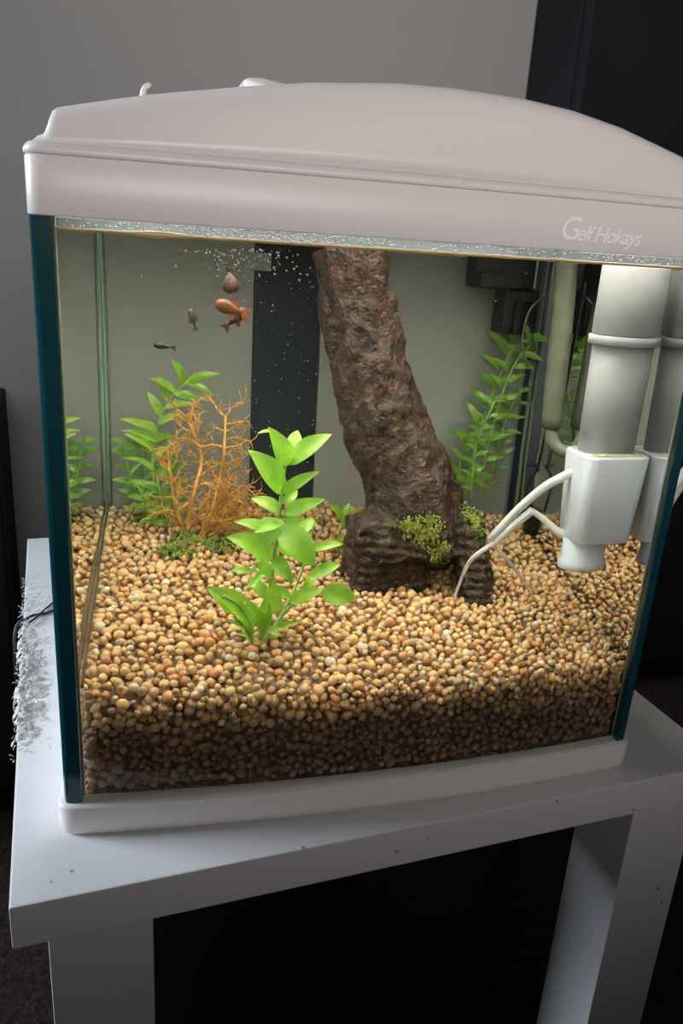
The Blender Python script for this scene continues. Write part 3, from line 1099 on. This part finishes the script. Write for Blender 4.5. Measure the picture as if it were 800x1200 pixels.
# moss growing on the foot
parts = []
Im, Fm = ico(1)
sel = []
for i in range(len(TV)):
    if TN[i][1] > 0.25: continue
    sel.append(i)
sel = np.array(sel)
for cpx, cpy, sig, cnt, vv in ((497, 622, 15, 330, 0.12), (515, 648, 10, 150, 0.12), (478, 617, 9, 90, 0.12), (548, 607, 13, 260, 0.125), (560, 622, 9, 110, 0.12)):
    c = at(cpx, cpy, vv)
    # nearest trunk surface along the sight line
    q, t = enter(cpx, cpy)
    rel = TV2[sel] - q
    al = rel @ t / (t @ t)
    perp = np.linalg.norm(rel - al[:, None] * t[None], axis=1)
    cand = sel[np.argsort(perp + 0.02 * al)[:1]]
    cc = TV2[cand[0]]
    dd_ = np.linalg.norm(TV2[sel] - cc, axis=1)
    near = sel[dd_ < sig * pxm(0.14) * 1.6]
    wts = np.exp(-(np.linalg.norm(TV2[near] - cc, axis=1) / (sig * pxm(0.14))) ** 2)
    wts /= wts.sum()
    for i in rng.choice(near, cnt, p=wts):
        r_ = rng.uniform(0.0005, 0.0013)
        pos = TV2[i] + TN[i] * rng.uniform(0, 0.0030) + rng.normal(size=3) * 0.0008
        parts.append((Im * r_ * np.array([1, 1, rng.uniform(0.6, 1.8)]) + pos, Fm))
V, F = merge(parts)
mo = mesh_obj('moss', V, F, M['moss'], dw, label='patches of green moss growing on the log foot')
mo['kind'] = 'stuff'


# ------------------------------------------------------------------ plants
def leafmesh(B, Tp, w_, face, fold=0.25, droop=0.12, n=9, seed=0):
    """leaf blade from B to Tp, width w_, upper side towards face"""
    B = np.asarray(B, float); Tp = np.asarray(Tp, float)
    ax = Tp - B; L = np.linalg.norm(ax); ax /= L
    nrm = np.asarray(face, float); nrm = nrm - ax * (nrm @ ax); nrm /= np.linalg.norm(nrm) + 1e-9
    sd = np.cross(ax, nrm)
    V, F = [], []
    for i in range(n):
        t = i / (n - 1)
        half = 0.5 * w_ * (math.sin(math.pi * min(1, t ** 0.80 * 0.97 + 0.03)) ** 0.75) if i < n - 1 else 0.0002
        if i == 0: half = 0.0004
        bow = L * droop * (4 * t * (1 - t)) - L * droop * 0.9 * t * t
        wav = 0.05 * w_ * math.sin(7 * t + seed)
        for s in (-1, -0.5, 0, 0.5, 1):
            V.append(B + ax * L * t + nrm * (bow + fold * abs(s) * half + (wav * s if abs(s) == 1 else 0)) + sd * half * s)
    for i in range(n - 1):
        for k in range(4):
            F.append([i * 5 + k, i * 5 + k + 1, (i + 1) * 5 + k + 1, (i + 1) * 5 + k])
    return V, F


def plant(name, label, base, group=None):
    return thing(name, label, 'plant', w3(base), group)


def add_leaf(pl, bpx, tpx, wpx, v, dv, m, fold=0.25, droop=0.10):
    B = at(bpx[0], bpx[1], v); Tp = at(tpx[0], tpx[1], min(v + dv, 0.278))
    face = np.array([random.uniform(-0.5, 0.5), -0.75, random.uniform(0.3, 0.9)])
    V, F = leafmesh(B, Tp, wpx * pxm(v), face, fold, droop, seed=random.uniform(0, 6))
    V = [(min(max(p[0], IU0(p[1]) + 0.001), IU1 - 0.002), min(p[1], 0.284), min(p[2], ZW - 0.002)) for p in V]
    return mesh_obj('leaf', V, F, m, pl)


def add_stem(pl, pxs, v, r0, r1, m, n=14):
    pts_ = [at(p[0], p[1], v + (p[2] if len(p) > 2 else 0)) for p in pxs]
    pth = spline(pts_, n)
    V, F = tube(pth, np.linspace(r0, r1, n), 7)
    mesh_obj('stem', V, F, m, pl)
    return pth


# broad-leaved plant at the front
b0 = onbed(302, 752)
pv = float(b0[1])
p1 = plant('broad_leaved_plant', 'bright green broad-leaved plant rooted in the gravel at the front of the tank', b0)
add_stem(p1, [(300, 762), (312, 715), (322, 650), (328, 595), (333, 550), (340, 520)], pv, 0.0016, 0.0009, M['stem'])
add_stem(p1, [(306, 760), (330, 722, 0.004), (352, 702, 0.008), (378, 692, 0.012)], pv, 0.0013, 0.0008, M['stem'])
add_stem(p1, [(295, 760), (293, 738, -0.003), (282, 712, -0.006), (262, 698, -0.008)], pv, 0.0013, 0.0008, M['stem'])
add_stem(p1, [(304, 760), (312, 735, -0.006), (316, 705, -0.010)], pv, 0.0010, 0.0006, M['stem'])
add_stem(p1, [(298, 760), (286, 735, -0.006), (272, 722, -0.010)], pv, 0.0010, 0.0006, M['stem'])
add_stem(p1, [(308, 758), (345, 690, 0.015), (362, 640, 0.018), (368, 610, 0.018)], pv, 0.0012, 0.0007, M['stem'])
for bpx, tpx, wpx, dv_ in [((338, 545), (317, 502), 23, -0.010), ((322, 508), (303, 506), 6, -0.01), ((340, 545), (387, 507), 24, -0.006), ((338, 535), (350, 503), 17, 0.012),
                          ((330, 578), (294, 527), 30, -0.008), ((331, 578), (372, 552), 15, -0.008), ((332, 602), (379, 585), 18, -0.012),
                          ((328, 600), (295, 582), 18, 0.006), ((326, 606), (312, 640), 20, -0.012), ((324, 628), (277, 609), 18, -0.004),
                          ((318, 655), (270, 627), 33, -0.012), ((326, 618), (370, 662), 36, -0.010), ((330, 612), (360, 618), 16, 0.008),
                          ((364, 645), (403, 636), 11, 0.004), ((362, 676), (399, 660), 16, 0.006), ((320, 675), (298, 660), 16, -0.010),
                          ((284, 714), (245, 689), 27, -0.006), ((296, 738), (262, 700), 24, -0.010), ((340, 706), (377, 690), 18, -0.004),
                          ((376, 693), (418, 701), 27, -0.004), ((311, 722), (322, 682), 25, -0.010), ((306, 735), (330, 745), 10, -0.008),
                          ((300, 670), (268, 668), 8, 0.010), ((348, 628), (368, 606), 14, 0.012), ((314, 700), (292, 676), 16, 0.010),
                          ((352, 700), (368, 668), 12, 0.012), ((300, 748), (278, 742), 7, 0.0), ((322, 640), (345, 650), 22, 0.006), ((318, 690), (342, 700), 14, 0.004), ((308, 738), (288, 700), 14, -0.012), ((304, 742), (318, 712), 12, -0.014), ((322, 735), (352, 728), 8, -0.008), ((298, 742), (268, 726), 9, -0.01), ((327, 612), (300, 622), 20, -0.014), ((322, 652), (342, 682), 18, -0.014), ((318, 668), (286, 690), 10, -0.012), ((334, 570), (318, 556), 14, 0.008), ((330, 590), (350, 574), 12, 0.010)]:
    add_leaf(p1, bpx, tpx, wpx, pv, dv_, M['leafA'])

# small sprig left of the log
sv = 0.155
p2 = plant('leafy_sprig', 'small green leafy sprig beside the left edge of the driftwood', onbed(396, 648))
sb = onbed(396, 648); sv = float(sb[1])
add_stem(p2, [(396, 652), (397, 630), (402, 612)], sv, 0.0012, 0.0008, M['stem'], 8)
for bpx, tpx, wpx, dv_ in [((401, 614), (388, 590), 12, -0.004), ((402, 613), (408, 590), 10, 0.0), ((402, 615), (432, 594), 11, -0.006), ((398, 635), (376, 640), 9, -0.004), ((398, 630), (418, 632), 8, 0.0)]:
    add_leaf(p2, bpx, tpx, wpx, sv, dv_, M['leafA'])


def bushy(pl, stems, v, m, lmin, lmax, wpx, step, spread=70, stemr=0.0010):
    for pxs in stems:
        add_stem(pl, pxs, v, stemr, stemr * 0.6, M['stem'])
        P = spline([(p[0], p[1]) for p in pxs], 60)
        acc, side = 0.0, 1
        for i in range(1, 60):
            acc += np.linalg.norm(P[i] - P[i - 1])
            if acc >= step:
                acc = 0; side = -side
                tt = i / 59
                L = random.uniform(lmin, lmax) * (1.0 if tt > 0.25 else 0.8)
                d_ = P[i] - P[max(0, i - 3)]
                an = math.atan2(d_[1], d_[0]) + side * math.radians(random.uniform(spread - 25, spread + 5))
                dvx = pxs[0][2] if len(pxs[0]) > 2 else 0
                add_leaf(pl, P[i], P[i] + np.array([math.cos(an), math.sin(an)]) * L, wpx * random.uniform(0.75, 1.2), v + dvx, random.uniform(-0.014, 0.014), m, 0.2, 0.14)


b3 = onbed(198, 612); v3 = min(float(b3[1]), 0.255)
p3 = plant('stem_plant', 'tall light green stem plant at the back left of the tank', (b3[0], v3, float(gz(b3[0], v3))))
bushy(p3, [[(196, 622), (182, 575), (180, 520), (196, 472), (222, 445)]], v3, M['leafB'], 26, 38, 10, 9)
bushy(p3, [[(190, 620, 0.012), (176, 590, 0.012), (170, 555, 0.012), (166, 520, 0.012)], [(205, 622, 0.008), (204, 590, 0.008), (200, 550, 0.008), (190, 520, 0.008)], [(184, 618, -0.008), (172, 595, -0.008), (162, 570, -0.008)], [(178, 616, 0.014), (160, 580, 0.014), (150, 545, 0.014), (147, 515, 0.014)], [(200, 620, -0.01), (190, 590, -0.01), (184, 560, -0.01)]], v3, M['leafC'], 18, 27, 7, 7)
for bpx, tpx, wpx in [((220, 446), (257, 437), 10), ((216, 450), (202, 421), 11), ((206, 460), (176, 442), 10), ((205, 462), (230, 468), 10), ((186, 508), (142, 489), 10), ((184, 518), (144, 503), 10)]:
    add_leaf(p3, bpx, tpx, wpx, v3, -0.006, M['leafB'])

b4 = onbed(548, 580); v4 = min(float(b4[1]), 0.262)
p4 = plant('stem_plant', 'tall darker green stem plant at the back right behind the driftwood', (b4[0], v4, float(gz(b4[0], v4))))
bushy(p4, [[(545, 580), (556, 525), (574, 470), (594, 420), (612, 388)]], v4, M['leafC'], 26, 40, 10, 8)
bushy(p4, [[(562, 582, -0.006), (570, 530, -0.006), (586, 470, -0.006), (604, 425, -0.006), (626, 400, -0.006)]], v4, M['leafC'], 20, 30, 8, 9)
bushy(p4, [[(535, 582, 0.004), (538, 560, 0.004), (540, 535, 0.004), (548, 512, 0.004)]], v4, M['leafC'], 14, 22, 7, 8)
bushy(p4, [[(552, 584, -0.012), (554, 550, -0.012), (562, 510, -0.012), (580, 470, -0.012)], [(572, 584, 0.004), (578, 545, 0.004), (590, 500, 0.004), (606, 460, 0.004)]], v4, M['leafC'], 16, 26, 6, 7)

# orange twiggy plant
b5 = onbed(230, 632); v5 = float(b5[1])
p5 = plant('twiggy_plant', 'orange leafless twiggy plant with many thin branches beside the back left stem plant', b5)


def twig(pl, p0, ang, L, r, depth, v, par=None):
    nseg = 5
    pts_ = [np.array([p0[0], p0[1], v])]
    a_ = ang
    for s in range(nseg):
        a_ += random.uniform(-0.32, 0.32)
        q = pts_[-1]
        pts_.append(np.array([q[0] + math.cos(a_) * L / nseg, q[1] + math.sin(a_) * L / nseg, q[2] + random.uniform(-0.004, 0.004)]))
    pth = [at(q[0], q[1], q[2]) for q in pts_]
    out = [tube(pth, np.linspace(r, r * 0.55, nseg + 1), 5)]
    if depth > 0:
        for s in range(1, nseg + 1):
            for _ in range(random.choice([1, 1, 2])):
                sgn = random.choice([-1, 1])
                out += twig(pl, pts_[s], a_ + sgn * random.uniform(0.5, 1.15), L * random.uniform(0.30, 0.48), r * 0.6, depth - 1, pts_[s][2])
    return out


for pxs, rr_ in (([(218, 640), (224, 590), (236, 540), (226, 505), (218, 488)], 0.0015), ([(238, 630), (252, 585), (262, 535), (264, 488)], 0.0015),
                ([(232, 638), (244, 605), (262, 585), (285, 568)], 0.0012), ([(222, 640), (208, 600), (200, 560), (196, 525)], 0.0011), ([(246, 628), (268, 610), (290, 598)], 0.001)):
    P = spline(pxs, 16)
    pth = [at(q[0], q[1], v5 + 0.004 * math.sin(i)) for i, q in enumerate(P)]
    mb = mesh_obj('branch', *tube(pth, np.linspace(rr_, rr_ * 0.6, 16), 7), M['orange'], p5)
    for i in range(2, 16):
        for sgn in ((-1, 1) if i % 2 else (random.choice([-1, 1]),)):
            base_a = math.atan2(P[i][1] - P[i - 1][1], P[i][0] - P[i - 1][0])
            bits = twig(p5, P[i], base_a + sgn * random.uniform(0.6, 1.25), random.uniform(16, 34), rr_ * 0.5, 1, v5 + 0.004 * math.sin(i))
            V, F = merge(bits)
            mesh_obj('twig', V, F, M['orange'], mb)

# moss clumps on the gravel
for cpx, cpy, rp, lab in ((208, 648, 20, 'low clump of olive moss on the gravel left of the orange plant'), (255, 640, 18, 'low clump of olive moss at the foot of the orange plant'), (218, 632, 15, 'olive moss clump between the stem plant and the orange plant')):
    c = onbed(cpx, cpy)
    parts = []
    for k in range(240):
        d_ = rng.normal(size=2) * rp * 0.45 * pxm(c[1])
        uu_, vv_ = c[0] + d_[0], c[1] + d_[1]
        vv_ = min(max(vv_, 0.02), IV1 - 0.004)
        hgt = rng.uniform(0, 0.006) * math.exp(-(d_ @ d_) / (rp * 0.45 * pxm(c[1])) ** 2)
        r_ = rng.uniform(0.0006, 0.0015)
        parts.append((Im * r_ * np.array([1, 1, rng.uniform(0.6, 2.2)]) + np.array([uu_, vv_, float(gz(uu_, vv_)) + 0.0012 + hgt]), Fm))
    V, F = merge(parts)
    tagit(mesh_obj('moss_clump', V, F, M['moss']), lab, 'moss', 'moss clumps on the gravel')


# ------------------------------------------------------------------ fish
def fish(name, label, head, tail, hgt, v, m, fins=True, tail_h=1.0, dv=0.0):
    H = at(head[0], head[1], v); Tl = at(tail[0], tail[1], v + dv)
    s = pxm(v)
    ax = Tl - H; L = np.linalg.norm(ax); ax /= L
    up = np.array([0, 0, 1.0]); up = up - ax * (up @ ax)
    if np.linalg.norm(up) < 0.3: up = np.array([1.0, 0, 0]) - ax * ax[0]
    up /= np.linalg.norm(up); sd = np.cross(ax, up)
    o = thing(name, label, 'fish', w3(H + ax * L * 0.4 - up * hgt * s * 0.5), 'small fish in the upper left of the tank')
    V, F = [], []
    n, k = 12, 10
    for i in range(n):
        t = i / (n - 1)
        r_ = hgt * s * 0.5 * (math.sin(math.pi * min(1, (t * 0.92 + 0.05)) ** 0.75)) * (1 - 0.25 * t) + 0.0003
        for j in range(k):
            a_ = 2 * math.pi * j / k
            V.append(H + ax * L * 0.78 * t + up * r_ * math.cos(a_) + sd * r_ * 0.55 * math.sin(a_))
    for i in range(n - 1):
        for j in range(k):
            F.append([i * k + j, i * k + (j + 1) % k, (i + 1) * k + (j + 1) % k, (i + 1) * k + j])
    F.append(list(range(k))); F.append([(n - 1) * k + j for j in range(k)])
    bd = mesh_obj('body', V, F, m, o)

    def fin(nm, poly):
        a_ = [H + ax * L * x + up * hgt * s * y + sd * 0.0003 for x, y in poly]
        b_ = [H + ax * L * x + up * hgt * s * y - sd * 0.0003 for x, y in poly]
        q = len(poly)
        mesh_obj(nm, a_ + b_, [list(range(q)), [q + i for i in range(q)][::-1]] + [[i, (i + 1) % q, q + (i + 1) % q, q + i] for i in range(q)], m, o, smooth=False)
    fin('tail_fin', [(0.74, 0.06), (0.88, 0.30 * tail_h), (1.02, 0.50 * tail_h), (0.95, 0.0), (1.02, -0.5 * tail_h), (0.88, -0.30 * tail_h), (0.74, -0.06)])
    if fins:
        fin('dorsal_fin', [(0.30, 0.40), (0.42, 0.75), (0.56, 0.70), (0.60, 0.30)])
        fin('belly_fin', [(0.40, -0.38), (0.52, -0.78), (0.62, -0.60), (0.58, -0.28)])
    for sg in (-1, 1):
        Vs, Fs = ico(1)
        c = H + ax * L * 0.13 + up * hgt * s * 0.08 + sd * sg * hgt * s * 0.13
        mesh_obj('eye', Vs * hgt * s * 0.07 + c, Fs.tolist(), M['eye'], bd)
    return o


fish('aquarium_fish', 'orange fish with spread fins below the rust-coloured fish', (253, 355), (292, 370), 15, 0.13, M['fishorange'], tail_h=1.5)
fish('aquarium_fish', 'brown-pink fish just under the orange fish, tail lowered', (288, 362), (262, 386), 12, 0.15, M['fishred'])
fish('aquarium_fish', 'rust-coloured diamond-shaped fish nearest the water surface', (272, 344), (267, 312), 19, 0.14, M['fishred'], fins=False, tail_h=0.35)
fish('aquarium_fish', 'small slim grey-brown fish with curved tail left of the orange fish', (222, 362), (230, 388), 7, 0.16, M['fishgrey'])
fish('aquarium_fish', 'slim dark fish swimming lowest above the stem plant', (180, 404), (206, 408), 6, 0.16, M['fishdark'], fins=False)

# ------------------------------------------------------------------ filter
fv = 0.062
fl = thing('internal_filter', 'white internal filter with thick vertical pipe and box by the right side glass', 'filter', w3((0.345, fv, 0.14)))
pc = at(726, 430, fv)
cu = min(float(pc[0]), IU1 - 0.0250)
cu = 0.3525
R1, R2 = 0.0229, 0.0210
zc0 = at(722, 392, fv)[2]; zc1 = at(722, 404, fv)[2]
zb_top = at(700, 528, fv)[2]; zb_bot = at(700, 628, fv)[2]; zf = at(688, 662, fv)[2]
V, F = lathe((cu, fv), [(R1 - 0.001, zc0), (R1, zc0 + 0.001), (R1, ZW - 0.0014), (R1 - 0.001, ZW - 0.0006)], 40)
mesh_obj('upper_pipe', V, F, M['pipe'], fl)
V, F = lathe((cu, fv), [(R2, zc1), (R1 + 0.0016, zc1 + 0.0004), (R1 + 0.0016, zc0 - 0.0006), (R1 - 0.001, zc0 - 0.0002)], 40)
mesh_obj('collar', V, F, M['pipe'], fl)
V, F = lathe((cu, fv), [(R2 - 0.001, zb_top + 0.0002), (R2, zc1 - 0.0004)], 40)
mesh_obj('lower_pipe', V, F, M['pipe'], fl)


def rbox(u0, u1, v0, v1, z0, z1, r, tap):
    V, F = [], []
    lev = [(z0, tap + 0.0015), (z0 + 0.0015, tap), (z1 - 0.0012, 0), (z1, 0.0012)]
    base_ = []
    for cxx, cyy, a0 in ((u1 - r, v1 - r, 0), (u0 + r, v1 - r, 90), (u0 + r, v0 + r, 180), (u1 - r, v0 + r, 270)):
        for q in range(7):
            a_ = math.radians(a0 + q * 15)
            base_.append((cxx + r * math.cos(a_), cyy + r * math.sin(a_)))
    mu, mv = (u0 + u1) / 2, (v0 + v1) / 2
    for z, ins in lev:
        for x, y in base_:
            f_ = 1 - ins / ((u1 - u0) / 2)
            V.append((mu + (x - mu) * f_, mv + (y - mv) * f_, z))
    n_ = len(base_)
    for i in range(len(lev) - 1):
        for k in range(n_):
            F.append([i * n_ + k, i * n_ + (k + 1) % n_, (i + 1) * n_ + (k + 1) % n_, (i + 1) * n_ + k])
    F.append(list(range(n_))[::-1]); F.append([(len(lev) - 1) * n_ + k for k in range(n_)])
    return V, F


V, F = rbox(cu - 0.0245, cu + 0.0245, fv - 0.030, fv + 0.020, zb_bot, zb_top, 0.009, 0.0032)
hb = mesh_obj('housing', V, F, M['pumpwhite'], fl, label='glossy white square filter housing')
V, F = rbox(cu - 0.019, cu + 0.019, fv - 0.026, fv - 0.018, zb_top - 0.001, zb_top + 0.0012, 0.0035, 0.0)
mesh_obj('sponge', V, F, M['sponge'], hb)
V, F = lathe((cu - 0.006, fv - 0.004), [(0.0155, zf), (0.0175, zf + 0.001), (0.0178, zf + 0.006), (0.0160, zf + 0.0075), (0.0160, zb_bot - 0.0003)], 36)
mesh_obj('intake_foot', V, F, M['pumpwhite'], fl)

# white forked tube reaching from the filter to the gravel
wt_ = thing('forked_tube', 'white forked tube slanting from the filter box down to the gravel', 'tube', w3(onbed(532, 704)))
tv = 0.075


def wtube(pxs, r0, r1, nm='tube_arm'):
    pth = spline([at(p[0], p[1], p[2]) for p in pxs], 14)
    V, F = tube(pth, np.linspace(r0, r1, 14), 10)
    mesh_obj(nm, V, F, M['whitetube'], wt_)


ga = onbed(532, 704); gb = onbed(628, 704)
wtube([(672, 553, tv - 0.014), (657, 560, tv - 0.012), (636, 572, tv - 0.008), (606, 598, tv), (574, 632, tv + 0.008)], 0.0034, 0.0028)
wtube([(624, 598, tv - 0.004), (604, 614, tv), (576, 640, tv + 0.008)], 0.0031, 0.0028)
wtube([(622, 598, tv - 0.004), (636, 608, tv - 0.006), (650, 620, tv - 0.010), (660, 626, tv - 0.012), (674, 632, tv - 0.014)], 0.0020, 0.0030)
wtube([(576, 638, tv + 0.008), (552, 656, tv + 0.012), (540, 680, float(ga[1]) - 0.004), (531, 706, float(ga[1]))], 0.0019, 0.0009, 'tube_tip')
wtube([(578, 638, tv + 0.008), (596, 658, tv + 0.012), (612, 680, float(gb[1]) - 0.004), (629, 706, float(gb[1]))], 0.0013, 0.0007, 'tube_tip')

# black pump hanging at the back
bv = 0.255
pm = thing('water_pump', 'black pump hanging at the back right just below the waterline', 'pump', w3(at(605, 380, bv)))
s_ = pxm(bv)


def pbox(px0, px1, py0, py1, v0, v1, bev):
    a_ = at(px0, py1, v0); b_ = at(px1, py0, v0)
    return boxm(a_[0], b_[0], v0, v1, a_[2], min(b_[2], ZW - 0.001), bev)


V, F = pbox(562, 632, 290, 338, bv - 0.01, bv + 0.03, 0.002)
mesh_obj('motor_head', V, F, M['darkplastic'], pm, smooth=False)
V, F = pbox(556, 592, 303, 318, bv - 0.016, bv - 0.0102, 0.001)
mesh_obj('bracket', V, F, M['darkplastic'], pm, smooth=False)
V, F = pbox(588, 634, 339, 392, bv - 0.006, bv + 0.026, 0.003)
mesh_obj('motor_body', V, F, M['darkplastic'], pm, smooth=False)
for k in range(4):
    c = at(594 + k * 10, 372, bv - 0.007)
    V, F = boxm(c[0] - 0.0014, c[0] + 0.0014, bv - 0.0085, bv - 0.0062, c[2] - 0.012, c[2] + 0.012)
    mesh_obj('grille_bar', V, F, M['darkplastic'], pm, smooth=False)

tv2 = 0.205
rt = thing('return_pipe', 'pale algae-stained upright pipe beside the black pump', 'pipe', w3(at(645, 500, tv2)))
V, F = tube(spline([at(664, 296, tv2), at(660, 360, tv2), at(652, 440, tv2), at(646, 500, tv2)], 16), 0.0085, 18)
du_ = max(0.0, max(p[0] for p in V) - (IU1 - 0.002))
V = [(p[0] - du_, p[1], min(p[2], ZW - 0.001)) for p in V]
mesh_obj('riser', V, F, M['paletube'], rt)
V, F = tube(spline([at(646, 502, tv2), at(648, 518, tv2 - 0.004), at(658, 528, tv2 - 0.010), at(670, 530, tv2 - 0.016)], 10), 0.0055, 14)
V = [(min(p[0] - du_, IU1 - 0.001), p[1], p[2]) for p in V]
mesh_obj('elbow', V, F, M['paletube'], rt)
for pxs, lab in (([(690, 330, 0.22), (682, 400, 0.225), (672, 470, 0.23), (648, 530, 0.24), (620, 562, 0.245), (614, 600, 0.25)], 'long black cable hanging down behind the white filter pipe'),
                 ([(640, 345, 0.245), (620, 365, 0.242), (612, 400, 0.242), (618, 430, 0.245)], 'thin pale air line looping down from the black pump'),
                 ([(618, 545, 0.25), (640, 548, 0.248), (662, 552, 0.24)], 'short black cable running level near the back right corner')):
    V, F = tube([(min(q[0], IU1 - 0.004), q[1], q[2]) for q in spline([at(*p) for p in pxs], 24)], 0.0013 if 'pale' not in lab else 0.0008, 8)
    tagit(mesh_obj('cable', V, F, M['paletube'] if 'pale' in lab else M['wire']), lab, 'cable')
hv = 0.235
ht = thing('heater', 'black heater lying on the gravel behind the white filter box', 'heater', w3(onbed(636, 625)))
hb_ = onbed(636, 622)
hv = float(hb_[1])
c0 = at(622, 606, hv); c1 = at(655, 612, hv)
V, F = boxm(c0[0], min(c1[0], IU1 - 0.002), hv - 0.010, hv + 0.012, float(gz(c0[0], hv)) - 0.001, c0[2] + 0.008, 0.003)
mesh_obj('heater_body', V, F, M['darkplastic'], ht, smooth=False)
V, F = tube([at(640, 598, hv - 0.004), at(652, 585, hv - 0.004)], 0.004, 12)
mesh_obj('cable_gland', V, F, M['darkplastic'], ht)

# ------------------------------------------------------------------ things behind and around the tank
BV = IV1 - 0.0022
e0 = at(295, 430, BV); e1 = at(373, 430, BV); e2 = at(612, 430, BV)
pn = thing('backing_board', 'grey backing board with a dark vertical band along the back glass', 'board', w3((W / 2, BV, ZBOT + 0.05)))
for a_, b_, m_, nm, z1_ in ((IU0(BV) + 0.004, e0[0] - 0.0003, 'backing', 'pale_panel', 0.3425), (e0[0], e1[0], 'slate', 'dark_band', 0.3435), (e1[0] + 0.0003, min(e2[0], IU1 - 0.012), 'backing', 'pale_panel', 0.3425)):
    V, F = boxm(a_, b_, BV - (0.0006 if m_ == 'slate' else 0.0), BV + 0.0016, ZBOT + 0.05, z1_, 0.0003)
    mesh_obj(nm, V, F, M[m_], pn, smooth=False)
cpt = at(308, 306, BV)
V, F = boxm(cpt[0] - 0.007, cpt[0] + 0.006, BV - 0.0016, BV - 0.0008, cpt[2] - 0.007, cpt[2] + 0.006, 0.0002)
mesh_obj('paper_tag', V, F, M['backing'], pn, smooth=False, label='small pale tag')

# wires on the left of the table
wr = thing('cable', 'dark thin cable draped over the left edge of the table', 'cable', onroom(45, 716, 0))
c_ = [onroom(70, 712, 0.0016), onroom(56, 718, 0.0016), onroom(40, 721, 0.0018), onroom(33, 724, 0.0022)]
c_ = [Vector(p) for p in c_] + [Vector((-0.006, onroom(33, 728, 0).y, T - 0.004)), Vector((-0.009, onroom(33, 732, 0).y - 0.005, T - 0.03)), Vector((-0.008, onroom(33, 732, 0).y - 0.01, T - 0.12))]
V, F = tube(spline([tuple(p) for p in c_], 30), 0.0013, 8)
mesh_obj('lead', V, F, M['wire'], wr, local=False)
c2_ = [onroom(70, 700, 0.0013), onroom(55, 712, 0.0014), onroom(44, 722, 0.0034), onroom(34, 730, 0.0036)]
V, F = tube(spline([tuple(p) for p in c2_], 20), 0.0009, 8)
mesh_obj('lead', V, F, M['wire'], wr, local=False)

# crust of pale dust along the left of the table top
ya, yb = onroom(25, 892, 0).y, onroom(45, 672, 0).y
nx_ = 44; ny_ = int((yb - ya) / 0.0009)
TH_ = np.zeros((ny_, nx_)); GX = np.zeros((ny_, nx_)); GY = np.zeros((ny_, nx_))
for j in range(ny_):
    t = j / (ny_ - 1)
    for i in range(nx_):
        x = -0.0045 + 0.040 * i / (nx_ - 1)
        y = ya + (yb - ya) * t
        env = math.exp(-(max(x, 0) / 0.017) ** 2) * min(1, 5 * t, 5 * (1 - t)) * (0.75 + 0.5 * math.sin(t * 5.2 + 0.6))
        f1 = noise.fractal(Vector((x * 110, y * 110, 1)), 0.8, 2.1, 5)
        f2 = noise.fractal(Vector((x * 420, y * 420, 7)), 0.9, 2.2, 3)
        TH_[j, i] = 0.0036 * env * (0.55 + 0.9 * f1 + 0.45 * f2) - 0.0009
        GX[j, i] = x + 0.0006 * f2; GY[j, i] = y
idm = {}
V, F = [], []
for j in range(ny_):
    for i in range(nx_):
        x = GX[j, i]
        idm[(j, i)] = len(V)
        V.append((x, GY[j, i], T + 0.0003 + max(TH_[j, i], 0) - (1.6 * -x if x < 0 else 0)))
for j in range(ny_ - 1):
    for i in range(nx_ - 1):
        q = TH_[j:j + 2, i:i + 2]
        if q.max() > 0 and (GX[j, i] > -0.001 or q.min() > 0.0004):
            F.append([idm[(j, i)], idm[(j, i + 1)], idm[(j + 1, i + 1)], idm[(j + 1, i)]])
parts = [(V, F)]
for k in range(420):             # loose fibres, some over the edge
    t = random.betavariate(1.6, 1.6)
    y = ya + (yb - ya) * t
    x = random.choice([random.uniform(-0.0035, 0.003), abs(random.gauss(0, 0.013))])
    z = T + (random.uniform(0.0008, 0.0035) if x > 0 else 1.6 * x + random.uniform(-0.003, 0.002))
    a_ = random.uniform(0, 2 * math.pi); L_ = random.uniform(0.0015, 0.006)
    p0_ = np.array([x, y, z]); d_ = np.array([math.cos(a_) * 0.6, math.sin(a_), random.uniform(-0.25, 0.25)])
    if x + d_[0] * L_ > 0.0 or z > T: d_[2] = abs(d_[2])
    pm_ = p0_ + d_ * L_ * 0.5 + np.array([random.uniform(-1, 1), random.uniform(-1, 1), 0.4]) * 0.0006
    parts.append(tube([p0_, pm_, p0_ + d_ * L_], random.uniform(0.00018, 0.00042), 4))
V, F = merge(parts)
tagit(mesh_obj('dust', V, F, M['dust'], local=False), 'pale fluffy dust crusted along the left edge of the table top', 'dust', kind='stuff')

# white air hose outside the right pane
hp = [air(785, 582, 0.02), air(797, 560, 0.02), air(812, 545, 0.022), air(832, 538, 0.03)]
hp = [(max(p[0], W + 0.006), p[1], p[2]) for p in hp]
ho = thing('air_hose', 'white bent hose hooked outside the right side glass', 'hose', w3((hp[0][0], hp[0][1], hp[0][2] - 0.004)))
V, F = tube(spline([(W + 0.0045, 0.02, hp[0][2])] + hp[1:] + [(hp[-1][0] + 0.004, 0.06, hp[-1][2] - 0.03), (hp[-1][0] + 0.002, 0.10, 0.10), (hp[-1][0], 0.16, 0.005)], 40), 0.0036, 12)
mesh_obj('hose', V, F, M['whitetube'], ho)
